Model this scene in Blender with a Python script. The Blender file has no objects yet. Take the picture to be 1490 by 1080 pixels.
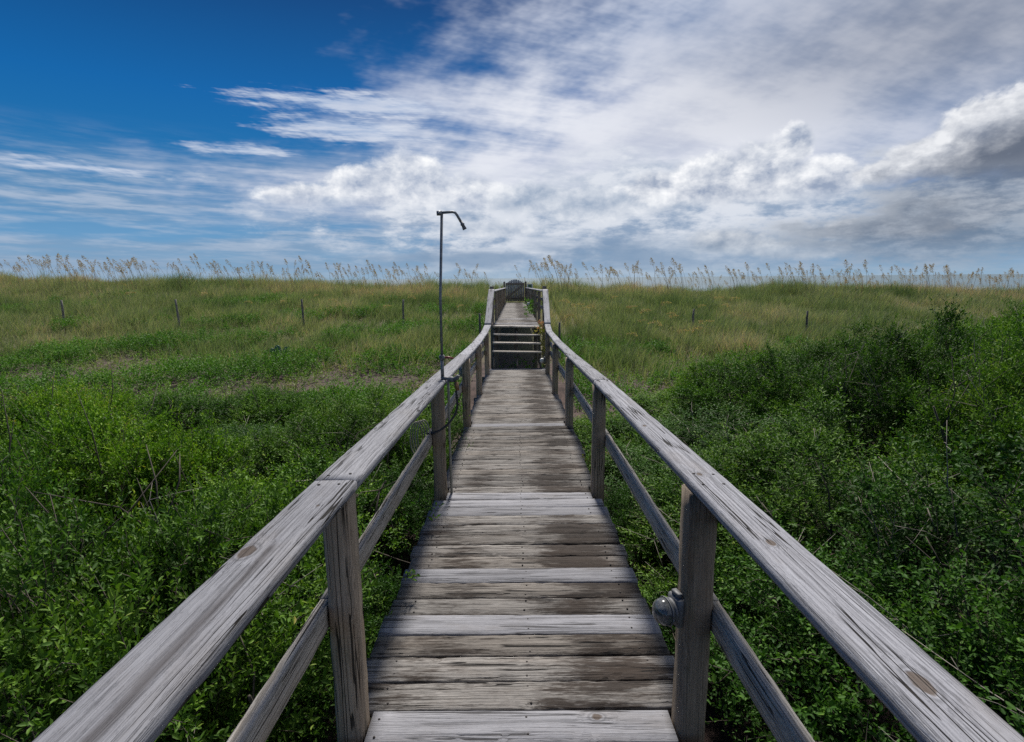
import bpy, bmesh, math, random
import numpy as np
from mathutils import Vector, Matrix, Quaternion

random.seed(7)
rng = np.random.default_rng(7)
Z0 = 5.0                       # eye height above the sea
SC = bpy.context.scene
COL = SC.collection
R = math.radians

# ------------------------------------------------------------------ node helper
class E:
    """a float socket with arithmetic"""
    def __init__(s, nt, sock): s.nt, s.s = nt, sock
    def _m(s, op, o=None, c=None, clamp=False):
        n = s.nt.nodes.new('ShaderNodeMath'); n.operation = op; n.use_clamp = clamp
        for i, v in enumerate((s, o, c)):
            if v is None: continue
            if isinstance(v, E): s.nt.links.new(v.s, n.inputs[i])
            else: n.inputs[i].default_value = float(v)
        return E(s.nt, n.outputs[0])
    def __add__(s, o): return s._m('ADD', o)
    __radd__ = __add__
    def __mul__(s, o): return s._m('MULTIPLY', o)
    __rmul__ = __mul__
    def __sub__(s, o): return s._m('SUBTRACT', o)
    def __rsub__(s, o): return (s * -1.0) + o
    def __truediv__(s, o): return s._m('DIVIDE', o)
    def __neg__(s): return s * -1.0
    def max(s, o): return s._m('MAXIMUM', o)
    def min(s, o): return s._m('MINIMUM', o)
    def sin(s): return s._m('SINE')
    def sqrt(s): return s._m('SQRT')
    def pow(s, o): return s._m('POWER', o)
    def abs(s): return s._m('ABSOLUTE')
    def clamp(s): return s._m('ADD', 0.0, clamp=True)
    def ss(s, a, b):
        n = s.nt.nodes.new('ShaderNodeMapRange'); n.interpolation_type = 'SMOOTHSTEP'
        s.nt.links.new(s.s, n.inputs[0])
        if a <= b:
            n.inputs[1].default_value, n.inputs[2].default_value = a, b
            n.inputs[3].default_value, n.inputs[4].default_value = 0, 1
        else:
            n.inputs[1].default_value, n.inputs[2].default_value = b, a
            n.inputs[3].default_value, n.inputs[4].default_value = 1, 0
        return E(s.nt, n.outputs[0])

class G:
    """a small wrapper round one node tree"""
    def __init__(s, nt): s.nt = nt
    def new(s, t): return s.nt.nodes.new('ShaderNode' + t)
    def link(s, a, b): s.nt.links.new(a, b)
    def put(s, v, sock):
        if isinstance(v, E): s.link(v.s, sock)
        elif hasattr(v, 'is_linked') : s.link(v, sock)
        else: sock.default_value = v
    def sep(s, v):
        n = s.new('SeparateXYZ'); s.link(v, n.inputs[0]); return [E(s.nt, o) for o in n.outputs]
    def vec(s, x, y, z=0.0):
        n = s.new('CombineXYZ')
        for v, i in zip((x, y, z), n.inputs): s.put(v if isinstance(v, E) else float(v), i)
        return n.outputs[0]
    def noise(s, v, scale, detail=3.0, rough=.55, lac=2.0, dist=0.0):
        n = s.new('TexNoise'); s.link(v, n.inputs['Vector'])
        n.inputs['Scale'].default_value = scale; n.inputs['Detail'].default_value = detail
        n.inputs['Roughness'].default_value = rough; n.inputs['Lacunarity'].default_value = lac
        n.inputs['Distortion'].default_value = dist
        return E(s.nt, n.outputs[0])
    def ramp(s, f, stops, interp='LINEAR'):
        n = s.new('ValToRGB'); n.color_ramp.interpolation = interp
        el = n.color_ramp.elements
        while len(el) < len(stops): el.new(.5)
        for e, (p, c) in zip(el, stops):
            e.position = p
            e.color = (c, c, c, 1) if not hasattr(c, '__len__') else (*c, 1)
        s.link(f.s, n.inputs[0]); return n.outputs[0]
    def rampf(s, f, stops): 
        n = s.new('FloatCurve') if False else None
        return E(s.nt, s.sepc(s.ramp(f, stops)))
    def sepc(s, c):
        n = s.new('SeparateColor'); s.link(c, n.inputs[0]); return n.outputs[0]
    def mix(s, f, a, b, mode='MIX'):
        n = s.new('Mix'); n.data_type = 'RGBA'; n.blend_type = mode
        s.put(f if isinstance(f, E) else float(f), n.inputs[0])
        for v, i in ((a, n.inputs[6]), (b, n.inputs[7])):
            if isinstance(v, (tuple, list)): i.default_value = (*v, 1)
            else: s.put(v, i)
        return n.outputs[2]
    def attr(s, name):
        n = s.new('Attribute'); n.attribute_name = name; return E(s.nt, n.outputs['Fac'])
    def rnd(s):
        return E(s.nt, s.new('ObjectInfo').outputs['Random'])
    def objco(s): return s.new('TexCoord').outputs['Object']
    def pos(s): return s.new('NewGeometry').outputs['Position']
    def bump(s, h, strength, dist):
        n = s.new('Bump'); n.inputs['Strength'].default_value = strength; n.inputs['Distance'].default_value = dist
        s.link(h.s, n.inputs['Height']); return n.outputs[0]

def srgb(r, g, b):
    return tuple(((c / 255) / 12.92 if c / 255 < .04045 else ((c / 255 + .055) / 1.055) ** 2.4) for c in (r, g, b))

def material(name):
    m = bpy.data.materials.new(name); m.use_nodes = True
    g = G(m.node_tree)
    return m, g, m.node_tree.nodes['Principled BSDF'], m.node_tree.nodes['Material Output']

# ------------------------------------------------------------------ materials
def wood(name, light, dark, brown, brown_amt=.3, stain=0.0, ring=1.0, knots=None, green=0.0, rough=.8, crack=1.0, con=.6, streak=None):
    m, g, p, out = material(name)
    rn = g.rnd()
    x, y, z = g.sep(g.objco())
    xo = x + rn * 37.0
    yo = y + (rn * 91.7).sin() * .05
    # slow warp along the grain, so that the rings come out as long flames
    warp = (g.noise(g.vec(xo * 1.0, yo * 5.0, z * 5.0), 1.0, 2.0) - .5) * .030
    rad = ((yo + warp) * (yo + warp) + (z + .10) * (z + .10)).sqrt()
    # knots
    kd = None
    if knots is None:
        n = g.new('TexVoronoi'); n.inputs['Scale'].default_value = 1.0
        g.link(g.vec(xo * 2.1, y * 3.1 + rn * 13.0, rn * 40.0), n.inputs['Vector'])
        cs = n.outputs['Color']; cr = E(g.nt, g.sepc(cs))
        kd = E(g.nt, n.outputs['Distance']) * 17.0 + (cr.ss(.50, .55)) * 4.0
    else:
        for kx, ky, a, b in knots:
            d = (((x - kx) / a).pow(2.0) + ((y - ky) / b).pow(2.0)).sqrt()
            kd = d if kd is None else kd.min(d)
    kh = kd.ss(3.2, .9)            # halo where the grain swirls round the knot
    kc = (kd + (g.noise(g.vec(x * 60.0, y * 60.0, z), 1.0, 2.0) - .5) * .5).ss(1.0, .72)
    rings = ((rad * 620.0 * ring + kh * 5.0 + g.noise(g.vec(xo * 6.0, yo * 40.0, z * 40.0), 1.0, 2.0) * 3.0).sin() * .5 + .5)
    fine = g.noise(g.vec(xo * 7.0, (yo + warp) * 210.0, (z + kh * .004) * 210.0), 1.0, 4.0, .75)
    broad = g.noise(g.vec(xo * 2.6, yo * 18.0, z * 18.0), 1.0, 5.0, .7)
    patch = g.noise(g.vec(xo * 3.0 + 5.0, yo * 9.0, z * 9.0), 1.0, 4.0, .65)
    lines = g.noise(g.vec(xo * 1.1 + 11.0, (yo + warp * 1.5) * 170.0, (z + kh * .004) * 170.0), 1.0, 3.0, .7)
    hair = g.noise(g.vec(xo * 3.2 + 21.0, (yo + warp) * 420.0, (z + kh * .004) * 420.0), 1.0, 1.0, .5)
    speck = g.noise(g.vec(xo * 45.0, yo * 260.0, z * 260.0), 1.0, 2.0, .6)
    groove = (rings.ss(.80, 1.0) * .22 + lines.ss(.545, .585) * .75 * (broad.ss(.35, .55) * .75 + .25) + hair.ss(.55, .62) * .28 + speck.ss(.58, .66) * .22).min(1.0) * con
    c = g.mix(broad.ss(.22, .78) * .5 + fine.ss(.28, .72) * .5, dark, light)
    c = g.mix(groove * .85, c, tuple(v * .30 for v in dark))
    c = g.mix(patch.ss(.48, .72) * brown_amt, c, brown)
    tone = rn * .45 + .77
    if stain > 0:
        c = g.mix((rn * 71.0).sin().max(0.0) * .55, c, g.mix(fine.ss(.3, .7), (.10, .082, .066), (.235, .205, .175)))
        s1 = g.noise(g.vec(x * 4.2 + rn * 3.0, y * 26.0, rn * 7.0), 1.0, 5.0, .75)
        side = (x - .33 - (rn * 17.0).sin() * .08).abs().ss(.34, .04).max((x + .38 - (rn * 29.0).sin() * .10).abs().ss(.20, .02) * .45)
        sm = (s1 + side * ((rn * 53.0).sin() * .09 + .25) + (fine - .5) * .45 + (broad - .5) * .6).ss(.50, .74) * stain
        c = g.mix(sm * .94, c, g.mix(patch, (.014, .011, .010), (.045, .030, .021)))
    if green > 0:
        gm = g.noise(g.vec(x * 5.0, y * 20.0, z * 20.0 + rn * 9.0), 1.0, 4.0, .65).ss(.5, .75) * green
        c = g.mix(gm, c, (.085, .095, .05))
    c = g.mix(kc * .85, c, (.075, .052, .035))
    ring2 = kd.ss(1.0, 1.15) * kd.ss(1.5, 1.2)
    c = g.mix(ring2 * .55, c, tuple(v * .35 for v in light))
    if streak:
        x0, y0, x1, y1, wd = streak
        off_ = (y - y0 - (x - x0) * ((y1 - y0) / (x1 - x0)) + (broad - .5) * .02).abs()
        sm = off_.ss(wd * 1.8, wd * .2) * (x - x0).ss(-.25, .1) * (x - x1).ss(.02, -.04) * (fine * .6 + .5)
        c = g.mix(sm * .85, c, (.045, .038, .038))
    # drying checks: thin dark cracks along the grain
    cn = g.noise(g.vec(xo * 1.3, yo * 60.0 + 9.0, z * 60.0), 1.0, 1.0, .4)
    ck = (cn - .5).abs().ss(.026, .016) * g.noise(g.vec(xo * 2.0 + 3.0, yo * 12.0, z * 12.0), 1.0, 1.0).ss(.49, .56) * crack
    c = g.mix(ck * .9, c, (.012, .010, .009))
    mul = g.new('Mix'); mul.data_type = 'RGBA'; mul.blend_type = 'MULTIPLY'; mul.inputs[0].default_value = 1
    g.link(c, mul.inputs[6]); g.link(g.vec(tone, tone, tone), mul.inputs[7])
    g.link(mul.outputs[2], p.inputs['Base Color'])
    p.inputs['Roughness'].default_value = rough
    p.inputs['Specular IOR Level'].default_value = .25
    h = fine * .5 - groove * .6 - ck * 2.0 - kc * .4
    g.link(g.bump(h, .8, .005), p.inputs['Normal'])
    return m

M = {}
GREY = (.35, .355, .385)
M['rail'] = wood('weathered_rail_wood', (.40, .405, .44), (.28, .28, .305), (.25, .23, .215), .35, ring=1.0, crack=.9, con=.8)
RAILARGS = ((.31, .315, .345), (.20, .20, .222), (.21, .19, .18), .35)
M['rail_right'] = wood('knotty_rail_wood', *RAILARGS, ring=1.0, crack=1.5, con=.85, knots=[(-.4375, .018, .030, .015), (.0275, .023, .020, .011), (.53, .021, .018, .010), (1.24, .036, .018, .010), (-1.6, -.02, .02, .012)])
M['rail_left'] = wood('streaked_rail_wood', *RAILARGS, ring=1.0, crack=1.5, con=.85, knots=[(1.12, .040, .034, .020), (1.395, -.022, .010, .005), (-.9, .02, .02, .012)], streak=(-.2, -.030, 1.17, -.004, .009))
M['new_board'] = wood('newer_grey_board', (.31, .31, .335), (.23, .23, .25), (.20, .18, .165), .3, ring=.8, crack=.8, con=.7)
M['old_board'] = wood('old_stained_board', (.325, .308, .292), (.180, .167, .156), (.14, .112, .092), .35, stain=1.0, ring=1.1, crack=1.6, con=1.0)
M['post'] = wood('brown_post_wood', (.43, .35, .27), (.25, .195, .145), (.26, .165, .09), .5, ring=1.0, green=.45, crack=1.0)
M['mid_rail'] = wood('lower_rail_wood', (.50, .465, .42), (.33, .30, .265), (.30, .245, .185), .45, ring=1.1, green=.3, con=.9)
M['dark_wood'] = wood('dark_frame_wood', (.30, .255, .21), (.16, .135, .11), (.17, .12, .08), .5, green=.3)
M['fence_wood'] = wood('driftwood_post', (.24, .225, .21), (.12, .11, .10), (.13, .10, .075), .4)
M['pale_wood'] = wood('pale_fresh_wood', (.50, .42, .35), (.38, .30, .24), (.40, .25, .16), .4)

def simple(name, col, rough=.5, metal=0.0, var=.3, scale=30.0, bump=.1):
    m, g, p, out = material(name)
    n = g.noise(g.objco(), scale, 4.0, .6)
    g.link(g.mix(n.ss(.3, .7), tuple(c * (1 - var) for c in col), col), p.inputs['Base Color'])
    p.inputs['Roughness'].default_value = rough; p.inputs['Metallic'].default_value = metal
    g.link(g.bump(n, bump, .003), p.inputs['Normal'])
    return m
M['pipe'] = simple('galvanised_pipe', (.22, .235, .25), .5, .5, .45, 40)
M['brass'] = simple('weathered_brass', (.30, .17, .09), .5, .6, .4, 60)
M['red'] = simple('red_valve_handle', (.22, .03, .03), .5, 0, .4, 60)
M['hose_dark'] = simple('dark_hose', (.022, .023, .026), .45, 0, .3, 40)
M['hose_pale'] = simple('faded_hose', (.30, .27, .22), .6, 0, .4, 40)
M['pvc'] = simple('pale_supply_pipe', (.26, .26, .23), .5, 0, .25, 20)
M['cast'] = simple('grey_cast_metal', (.17, .175, .185), .6, .2, .5, 70)
M['white'] = simple('chalky_white', (.62, .62, .60), .5, 0, .2, 30)
M['twig'] = simple('grey_bark', (.115, .095, .075), .9, 0, .5, 25)
M['dead_twig'] = simple('bleached_twig', (.30, .27, .23), .9, 0, .4, 25)
M['nail'] = simple('rusty_nail', (.035, .028, .026), .7, .3, .4, 90)
M['oat_stem'] = simple('oat_stem', (.30, .27, .14), .8, 0, .4, 12)

def glass_mat():
    m, g, p, out = material('dusty_globe_glass')
    n = g.noise(g.objco(), 45, 4, .7)
    g.link(g.mix(n.ss(.35, .7), (.13, .14, .15), (.34, .35, .355)), p.inputs['Base Color'])
    p.inputs['Roughness'].default_value = .14
    p.inputs['Coat Weight'].default_value = .25; p.inputs['Coat Roughness'].default_value = .1
    p.inputs['Transmission Weight'].default_value = .6
    return m
M['globe'] = glass_mat()
def whiteglass():
    m, g, p, out = material('frosted_white_globe')
    p.inputs['Base Color'].default_value = (.66, .66, .63, 1); p.inputs['Roughness'].default_value = .3
    return m
M['frost'] = whiteglass()

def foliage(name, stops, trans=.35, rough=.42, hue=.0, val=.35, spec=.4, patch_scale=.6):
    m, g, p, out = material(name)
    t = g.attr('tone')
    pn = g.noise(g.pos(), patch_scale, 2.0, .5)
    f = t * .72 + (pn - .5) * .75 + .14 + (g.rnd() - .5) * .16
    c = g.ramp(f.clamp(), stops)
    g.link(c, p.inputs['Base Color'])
    p.inputs['Roughness'].default_value = rough
    p.inputs['Specular IOR Level'].default_value = spec
    tr = g.new('BsdfTranslucent'); 
    g.link(g.mix(1.0, c, (1.0, 1.15, .45), 'MULTIPLY'), tr.inputs[0])
    mx = g.new('MixShader'); mx.inputs[0].default_value = trans
    g.link(p.outputs[0], mx.inputs[1]); g.link(tr.outputs[0], mx.inputs[2]); g.link(mx.outputs[0], out.inputs[0])
    return m
M['leaf'] = foliage('shrub_leaf', [(0, (0.0218, 0.0595, 0.0096)), (0.35, (0.0437, 0.1189, 0.0143)), (0.62, (0.1229, 0.2446, 0.0207)), (0.86, (0.2391, 0.3834, 0.0359)), (0.97, (0.3415, 0.3834, 0.0559)), (1, (0.4917, 0.3702, 0.0559))], .25, .55, spec=.14)
M['leaf_myrtle'] = foliage('myrtle_leaf', [(0, (0.0174, 0.0461, 0.0093)), (0.35, (0.0396, 0.0969, 0.0146)), (0.62, (0.0912, 0.1846, 0.0226)), (0.86, (0.1586, 0.2676, 0.0366)), (0.97, (0.2141, 0.2676, 0.0532)), (1, (0.2696, 0.2307, 0.0532))], .25, .55, spec=.14)
M['leaf_dark'] = foliage('dark_shrub_leaf', [(0, (0.0162, 0.0452, 0.0098)), (0.4, (0.0323, 0.0904, 0.0142)), (0.75, (0.0742, 0.1728, 0.0231)), (1, (0.175, 0.2791, 0.04))], .25, .55, spec=.14)  # darker leaf for the near shrubs, foreground shade put into the colour
M['cover'] = foliage('ground_cover_leaf', [(0, (0.0377, 0.0855, 0.0178)), (0.4, (0.0802, 0.1901, 0.0277)), (0.72, (0.132, 0.2756, 0.0396)), (0.86, (0.1792, 0.2566, 0.0594)), (0.95, (0.2263, 0.2091, 0.0891)), (1, (0.1792, 0.1188, 0.094))], .3, .6, spec=.2, patch_scale=.35)
M['grass'] = foliage('dune_grass_blade', [(0, (0.0894, 0.1319, 0.0703)), (0.28, (0.1966, 0.2375, 0.1327)), (0.52, (0.3218, 0.3061, 0.2264)), (0.72, (0.4767, 0.3589, 0.3123)), (0.9, (0.5958, 0.3378, 0.2967)), (1, (0.6912, 0.4645, 0.4372))], .38, .75, spec=.08, patch_scale=.22)
M['oat'] = foliage('oat_seed_head', [(0, (.25, .16, .09)), (.5, (.40, .27, .155)), (1, (.56, .40, .24))], .3, .8, spec=.1)
M['straw'] = foliage('straw_seed_head', [(0, (.34, .24, .12)), (1, (.60, .46, .27))], .3, .8, spec=.1)
M['cactus'] = simple('cactus_pad', (.07, .16, .085), .5, 0, .4, 8)
M['vine'] = foliage('yellowing_vine_leaf', [(0, (.10, .12, .025)), (.6, (.28, .26, .05)), (1, (.42, .30, .07))], .3, .5)
M['flower'] = foliage('orange_leaf', [(0, (.45, .13, .05)), (1, (.65, .40, .28))], .3, .6)

def ground_mat():
    m, g, p, out = material('dune_sand_and_litter')
    x, y, z = g.sep(g.pos())
    v = g.vec(x, y, 0.0)
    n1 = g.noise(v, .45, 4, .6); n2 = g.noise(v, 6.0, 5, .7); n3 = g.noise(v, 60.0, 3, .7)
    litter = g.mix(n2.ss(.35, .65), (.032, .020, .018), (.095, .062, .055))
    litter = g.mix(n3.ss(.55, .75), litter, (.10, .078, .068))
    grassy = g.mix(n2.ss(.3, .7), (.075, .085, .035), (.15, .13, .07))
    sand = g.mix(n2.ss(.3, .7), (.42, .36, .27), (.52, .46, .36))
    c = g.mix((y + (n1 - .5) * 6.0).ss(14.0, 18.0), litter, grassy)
    c = g.mix((y + (n1 - .5) * 3.0).ss(35.0, 38.0), c, sand)
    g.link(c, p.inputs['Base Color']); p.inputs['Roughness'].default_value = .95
    g.link(g.bump(n2 + n3 * .5, .6, .03), p.inputs['Normal'])
    return m
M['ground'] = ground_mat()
def water_mat():
    m, g, p, out = material('sea_water')
    x, y, z = g.sep(g.pos())
    n = g.noise(g.vec(x * .02, y * .25, 0.0), 1.0, 5, .65)
    c = g.mix(n.ss(.35, .65), (.075, .125, .165), (.105, .160, .200))
    g.link(c, p.inputs['Base Color']); p.inputs['Roughness'].default_value = .7; p.inputs['Specular IOR Level'].default_value = .25
    g.link(g.bump(g.noise(g.vec(x * .15, y * .5, 0.0), 1.0, 5, .6), .5, .3), p.inputs['Normal'])
    return m
M['water'] = water_mat()
M['foam'] = simple('surf_foam', (.75, .77, .77), .8, 0, .12, 3)
M['sand'] = simple('bare_sand', (.60, .55, .47), .95, 0, .2, 3, .3)

# ------------------------------------------------------------------ object helpers
def link(o): COL.objects.link(o); return o
def tag(o, label=None, cat=None, group=None, kind=None):
    for k, v in (('label', label), ('category', cat), ('group', group), ('kind', kind)):
        if v: o[k] = v
    return o
def empty(name, loc=(0, 0, 0), rotz=0.0):
    o = bpy.data.objects.new(name, None); link(o)
    o.location = (loc[0], loc[1], loc[2] + Z0); o.rotation_euler = (0, 0, rotz); o.empty_display_size = .2
    return o
def new_mesh(name, V, faces4=None, faces3=None, mat=None, smooth=False, tone=None):
    """fast mesh from numpy arrays; quads first, then triangles"""
    V = np.asarray(V, np.float32).reshape(-1, 3)
    f4 = np.asarray(faces4 if faces4 is not None else np.zeros((0, 4)), np.int32).reshape(-1, 4)
    f3 = np.asarray(faces3 if faces3 is not None else np.zeros((0, 3)), np.int32).reshape(-1, 3)
    me = bpy.data.meshes.new(name)
    me.vertices.add(len(V)); me.vertices.foreach_set('co', V.ravel())
    nl = f4.size + f3.size
    me.loops.add(nl); me.loops.foreach_set('vertex_index', np.concatenate([f4.ravel(), f3.ravel()]))
    npol = len(f4) + len(f3)
    me.polygons.add(npol)
    ls = np.concatenate([np.arange(len(f4)) * 4, f4.size + np.arange(len(f3)) * 3]).astype(np.int32)
    me.polygons.foreach_set('loop_start', ls)
    if smooth: me.polygons.foreach_set('use_smooth', np.ones(npol, bool))
    me.update(calc_edges=True)
    if tone is not None:
        a = me.attributes.new('tone', 'FLOAT', 'FACE'); a.data.foreach_set('value', np.asarray(tone, np.float32))
    if mat: me.materials.append(mat)
    return me
def obj(name, me, parent=None, mtx=None, loc=None):
    o = bpy.data.objects.new(name, me); link(o)
    if parent: o.parent = parent
    if mtx is not None:
        o.matrix_local = mtx if parent else Matrix.Translation((0, 0, Z0)) @ mtx
    elif loc is not None: o.location = loc if parent else (loc[0], loc[1], loc[2] + Z0)
    elif not parent: o.location = (0, 0, Z0)
    return o

class MB:
    """collects tubes, boxes and lathes for one mesh"""
    def __init__(s): s.v = []; s.q = []; s.t = []; s.n = 0
    def add(s, V, q=(), t=()):
        V = np.asarray(V, float); s.v.append(V)
        s.q += [[i + s.n for i in f] for f in q]; s.t += [[i + s.n for i in f] for f in t]; s.n += len(V)
    def tube(s, pts, rad, k=8, cap=True):
        pts = [Vector(p) for p in pts]
        rad = rad if hasattr(rad, '__len__') else [rad] * len(pts)
        V = []; q = []; t = []
        ref = None
        for i, p in enumerate(pts):
            d = (pts[min(i + 1, len(pts) - 1)] - pts[max(i - 1, 0)]).normalized()
            if ref is None: ref = d.orthogonal().normalized()
            ref = (ref - d * ref.dot(d)); ref = ref.normalized() if ref.length > 1e-6 else d.orthogonal().normalized()
            b = d.cross(ref)
            for j in range(k):
                a = 2 * math.pi * j / k
                V.append(p + (ref * math.cos(a) + b * math.sin(a)) * rad[i])
        for i in range(len(pts) - 1):
            for j in range(k):
                j2 = (j + 1) % k
                q.append((i * k + j, i * k + j2, (i + 1) * k + j2, (i + 1) * k + j))
        if cap:
            V.append(pts[0]); V.append(pts[-1]); n = len(pts) * k
            for j in range(k):
                t.append((n, (j + 1) % k, j)); m_ = (len(pts) - 1) * k
                t.append((n + 1, m_ + j, m_ + (j + 1) % k))
        s.add([tuple(v) for v in V], q, t)
    def box(s, a, b, ch=.004):
        """chamfered box between corners a and b"""
        (x0, y0, z0), (x1, y1, z1) = a, b
        bm = bmesh.new(); bmesh.ops.create_cube(bm, size=1)
        for v in bm.verts: v.co = Vector((x0 + (v.co.x + .5) * (x1 - x0), y0 + (v.co.y + .5) * (y1 - y0), z0 + (v.co.z + .5) * (z1 - z0)))
        if ch: bmesh.ops.bevel(bm, geom=bm.edges[:], offset=ch, segments=1, affect='EDGES')
        bmesh.ops.triangulate(bm, faces=bm.faces[:])
        bm.verts.index_update()
        s.add([tuple(v.co) for v in bm.verts], [], [[v.index for v in f.verts] for f in bm.faces]); bm.free()
    def lathe(s, prof, org=(0, 0, 0), axis=(0, 0, 1), k=20):
        """prof: (radius, height) pairs turned round AXIS"""
        d = Vector(axis).normalized(); u = d.orthogonal().normalized(); w = d.cross(u); o = Vector(org)
        V = []; q = []
        for r_, h in prof:
            for j in range(k):
                a = 2 * math.pi * j / k; V.append(tuple(o + d * h + (u * math.cos(a) + w * math.sin(a)) * r_))
        for i in range(len(prof) - 1):
            for j in range(k):
                j2 = (j + 1) % k; q.append((i * k + j, i * k + j2, (i + 1) * k + j2, (i + 1) * k + j))
        s.add(V, q)
    def build(s, name, mat, parent=None, mtx=None, smooth=False):
        me = new_mesh(name, np.concatenate(s.v), s.q, s.t, mat, smooth)
        return obj(name, me, parent, mtx)

def board_arrays(path, width, thick, seed, jit=.0025, nseg=None, ch=.006, side=Vector((0, 1, 0))):
    """sweep a worn rectangular section along PATH (local points, x along the grain)"""
    rs = np.random.default_rng(seed)
    path = np.asarray(path, float)
    L = np.concatenate([[0], np.cumsum(np.linalg.norm(np.diff(path, axis=0), axis=1))])
    n = nseg or max(8, int(L[-1] / .06))
    s = np.linspace(0, L[-1], n + 1)
    P = np.stack([np.interp(s, L, path[:, i]) for i in range(3)], 1)
    for _ in range(2 if len(path) > 2 else 0):       # ease the kinks
        P[1:-1] = (P[:-2] + 2 * P[1:-1] + P[2:]) / 4
    hw, ht = width / 2, thick / 2
    sec = np.array([(-hw + ch, ht), (-hw * .33, ht), (hw * .33, ht), (hw - ch, ht), (hw, ht - ch), (hw, -ht + ch), (hw - ch, -ht), (-hw + ch, -ht), (-hw, -ht + ch), (-hw, ht - ch)])
    k = len(sec)
    V = np.zeros((n + 1, k, 3))
    for i in range(n + 1):
        d = P[min(i + 1, n)] - P[max(i - 1, 0)]; d /= np.linalg.norm(d)
        sd = np.array([0, 1.0, 0]); sd = sd - d * sd.dot(d); sd /= np.linalg.norm(sd)
        up = np.cross(d, sd)
        V[i] = P[i] + sec[:, :1] * sd + sec[:, 1:] * up
    # wear: smooth waviness of the long edges, plus nibbles
    def wav(a, f): 
        return a * np.sin(np.linspace(0, f, n + 1) * 2 * np.pi + rs.uniform(0, 6.3))
    for j in range(k):
        w = wav(jit * .5, rs.uniform(1, 3)) + rs.normal(0, jit * .35, n + 1)
        if j in (0, 3, 4, 9):
            V[:, j, 2] -= np.abs(rs.normal(0, jit * .5, n + 1))
            nib = rs.random(n + 1) < .06; V[:, j, 2] -= nib * jit * 1.6
        V[:, j, 1] += w * (1 if j in (4, 5, 8, 9) else .5) ; V[:, j, 2] += w * .25
    f4 = []
    idx = np.arange((n + 1) * k).reshape(n + 1, k)
    for i in range(n):
        a = idx[i]; b = idx[i + 1]
        f4.append(np.stack([a, b, np.roll(b, -1), np.roll(a, -1)], 1))
    f4 = np.concatenate(f4)
    V = V.reshape(-1, 3)
    c0 = len(V); V = np.concatenate([V, P[:1], P[-1:]])
    f3 = [(c0, j, (j + 1) % k) for j in range(k)] + [(c0 + 1, n * k + (j + 1) % k, n * k + j) for j in range(k)]
    return V, f4, np.array(f3)

def frame(A, B):
    """x from A to B, y level, z up; origin at the middle"""
    A = Vector(A); B = Vector(B)
    x = (B - A).normalized(); up = Vector((0, 0, 1))
    if abs(x.z) > .95: up = Vector((0, -1, 0))
    y = up.cross(x).normalized(); z = x.cross(y)
    m = Matrix((x, y, z)).transposed().to_4x4(); m.translation = (A + B) / 2
    return m

_seed = [100]
def board(name, A, B, width, thick, mat, parent, jit=.0025, via=None, ch=.006, nseg=None, rough_mtx=None):
    """a plank whose grain runs from A to B; VIA gives points for a bent one"""
    _seed[0] += 1
    m = frame(A, B)
    inv = m.inverted()
    pts = [inv @ Vector(p) for p in ([A] + list(via or []) + [B])]
    V, q, t = board_arrays([tuple(p) for p in pts], width, thick, _seed[0], jit, nseg, ch)
    return obj(name, new_mesh(name, V, q, t, mat), parent, m)

# ------------------------------------------------------------------ terrain
def smooth(e0, e1, x):
    t = np.clip((np.asarray(x, float) - e0) / (e1 - e0), 0, 1); return t * t * (3 - 2 * t)
def cx(Y): return .02 + .0075 * (Y - 1.6)
def deck_z(Y): return np.where(np.asarray(Y) < 11.9, -1.434 - .0428 * np.asarray(Y), -1.095 - .0125 * (np.asarray(Y) - 12.5))
def ground_h(X, Y):
    X = np.asarray(X, float); Y = np.asarray(Y, float)
    crest = -.98 - np.where(X < 0, .024, .015) * np.clip(X, -40, 40) + .10 * np.sin(X * .33 + 1) + .06 * np.sin(X * .9)
    low = -2.5 + .05 * np.sin(X * .7) * np.cos(Y * .6)
    yb = 11 + 1.0 * np.sin(X * .3)
    t = np.clip((Y - yb) / (32.0 - yb), 0, 1)
    up = low + (crest - low) * (t * .55 + .45 * t * t * (3 - 2 * t))
    up = up + .09 * np.sin(X * .8 + Y * .5) * np.sin(Y * .7) * t * 1.2
    down = smooth(38.0, 50, Y)
    z = up * (1 - down) + (-4.3) * down
    z = z - smooth(50, 75, Y) * .9
    near = 1 - smooth(.75, 1.9, np.abs(X - cx(Y) - .04))
    cut = np.minimum(z, deck_z(Y) - .32 - .5 * (1 - smooth(13.5, 19, Y)))
    inside = near * (1 - smooth(31, 34.5, Y))
    return z * (1 - inside) + cut * inside

def axis(lo, hi, fine, coarse):
    a = list(np.arange(lo[1], hi[0] + 1e-6, fine))
    return np.array([*np.arange(lo[0], lo[1], coarse), *a, *np.arange(hi[0] + coarse, hi[1] + coarse, coarse)])
xs = axis((-400, -42), (42, 400), .5, 14.0); ys = axis((-60, -6), (46, 78), .4, 4.0)
gx, gy = np.meshgrid(xs, ys)
gz = ground_h(gx, gy)
I = np.arange(gx.size).reshape(gx.shape)
f = np.stack([I[:-1, :-1], I[:-1, 1:], I[1:, 1:], I[1:, :-1]], -1).reshape(-1, 4)
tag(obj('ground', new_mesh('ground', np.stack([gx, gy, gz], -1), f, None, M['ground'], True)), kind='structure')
# sea
S = 30000.0
sv = []; yy = [58, 70, 90, 130, 200, 400, 1000, 4000, S]; xx = [-S, -3000, -400, -120, -40, 0, 40, 120, 400, 3000, S]
for y in yy:
    for x in xx: sv.append((x, y, -5.0))
n = len(xx)
sf = [(j * n + i, j * n + i + 1, (j + 1) * n + i + 1, (j + 1) * n + i) for j in range(len(yy) - 1) for i in range(n - 1)]
tag(obj('sea_water', new_mesh('sea_water', sv, sf, None, M['water'])), kind='structure')

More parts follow.
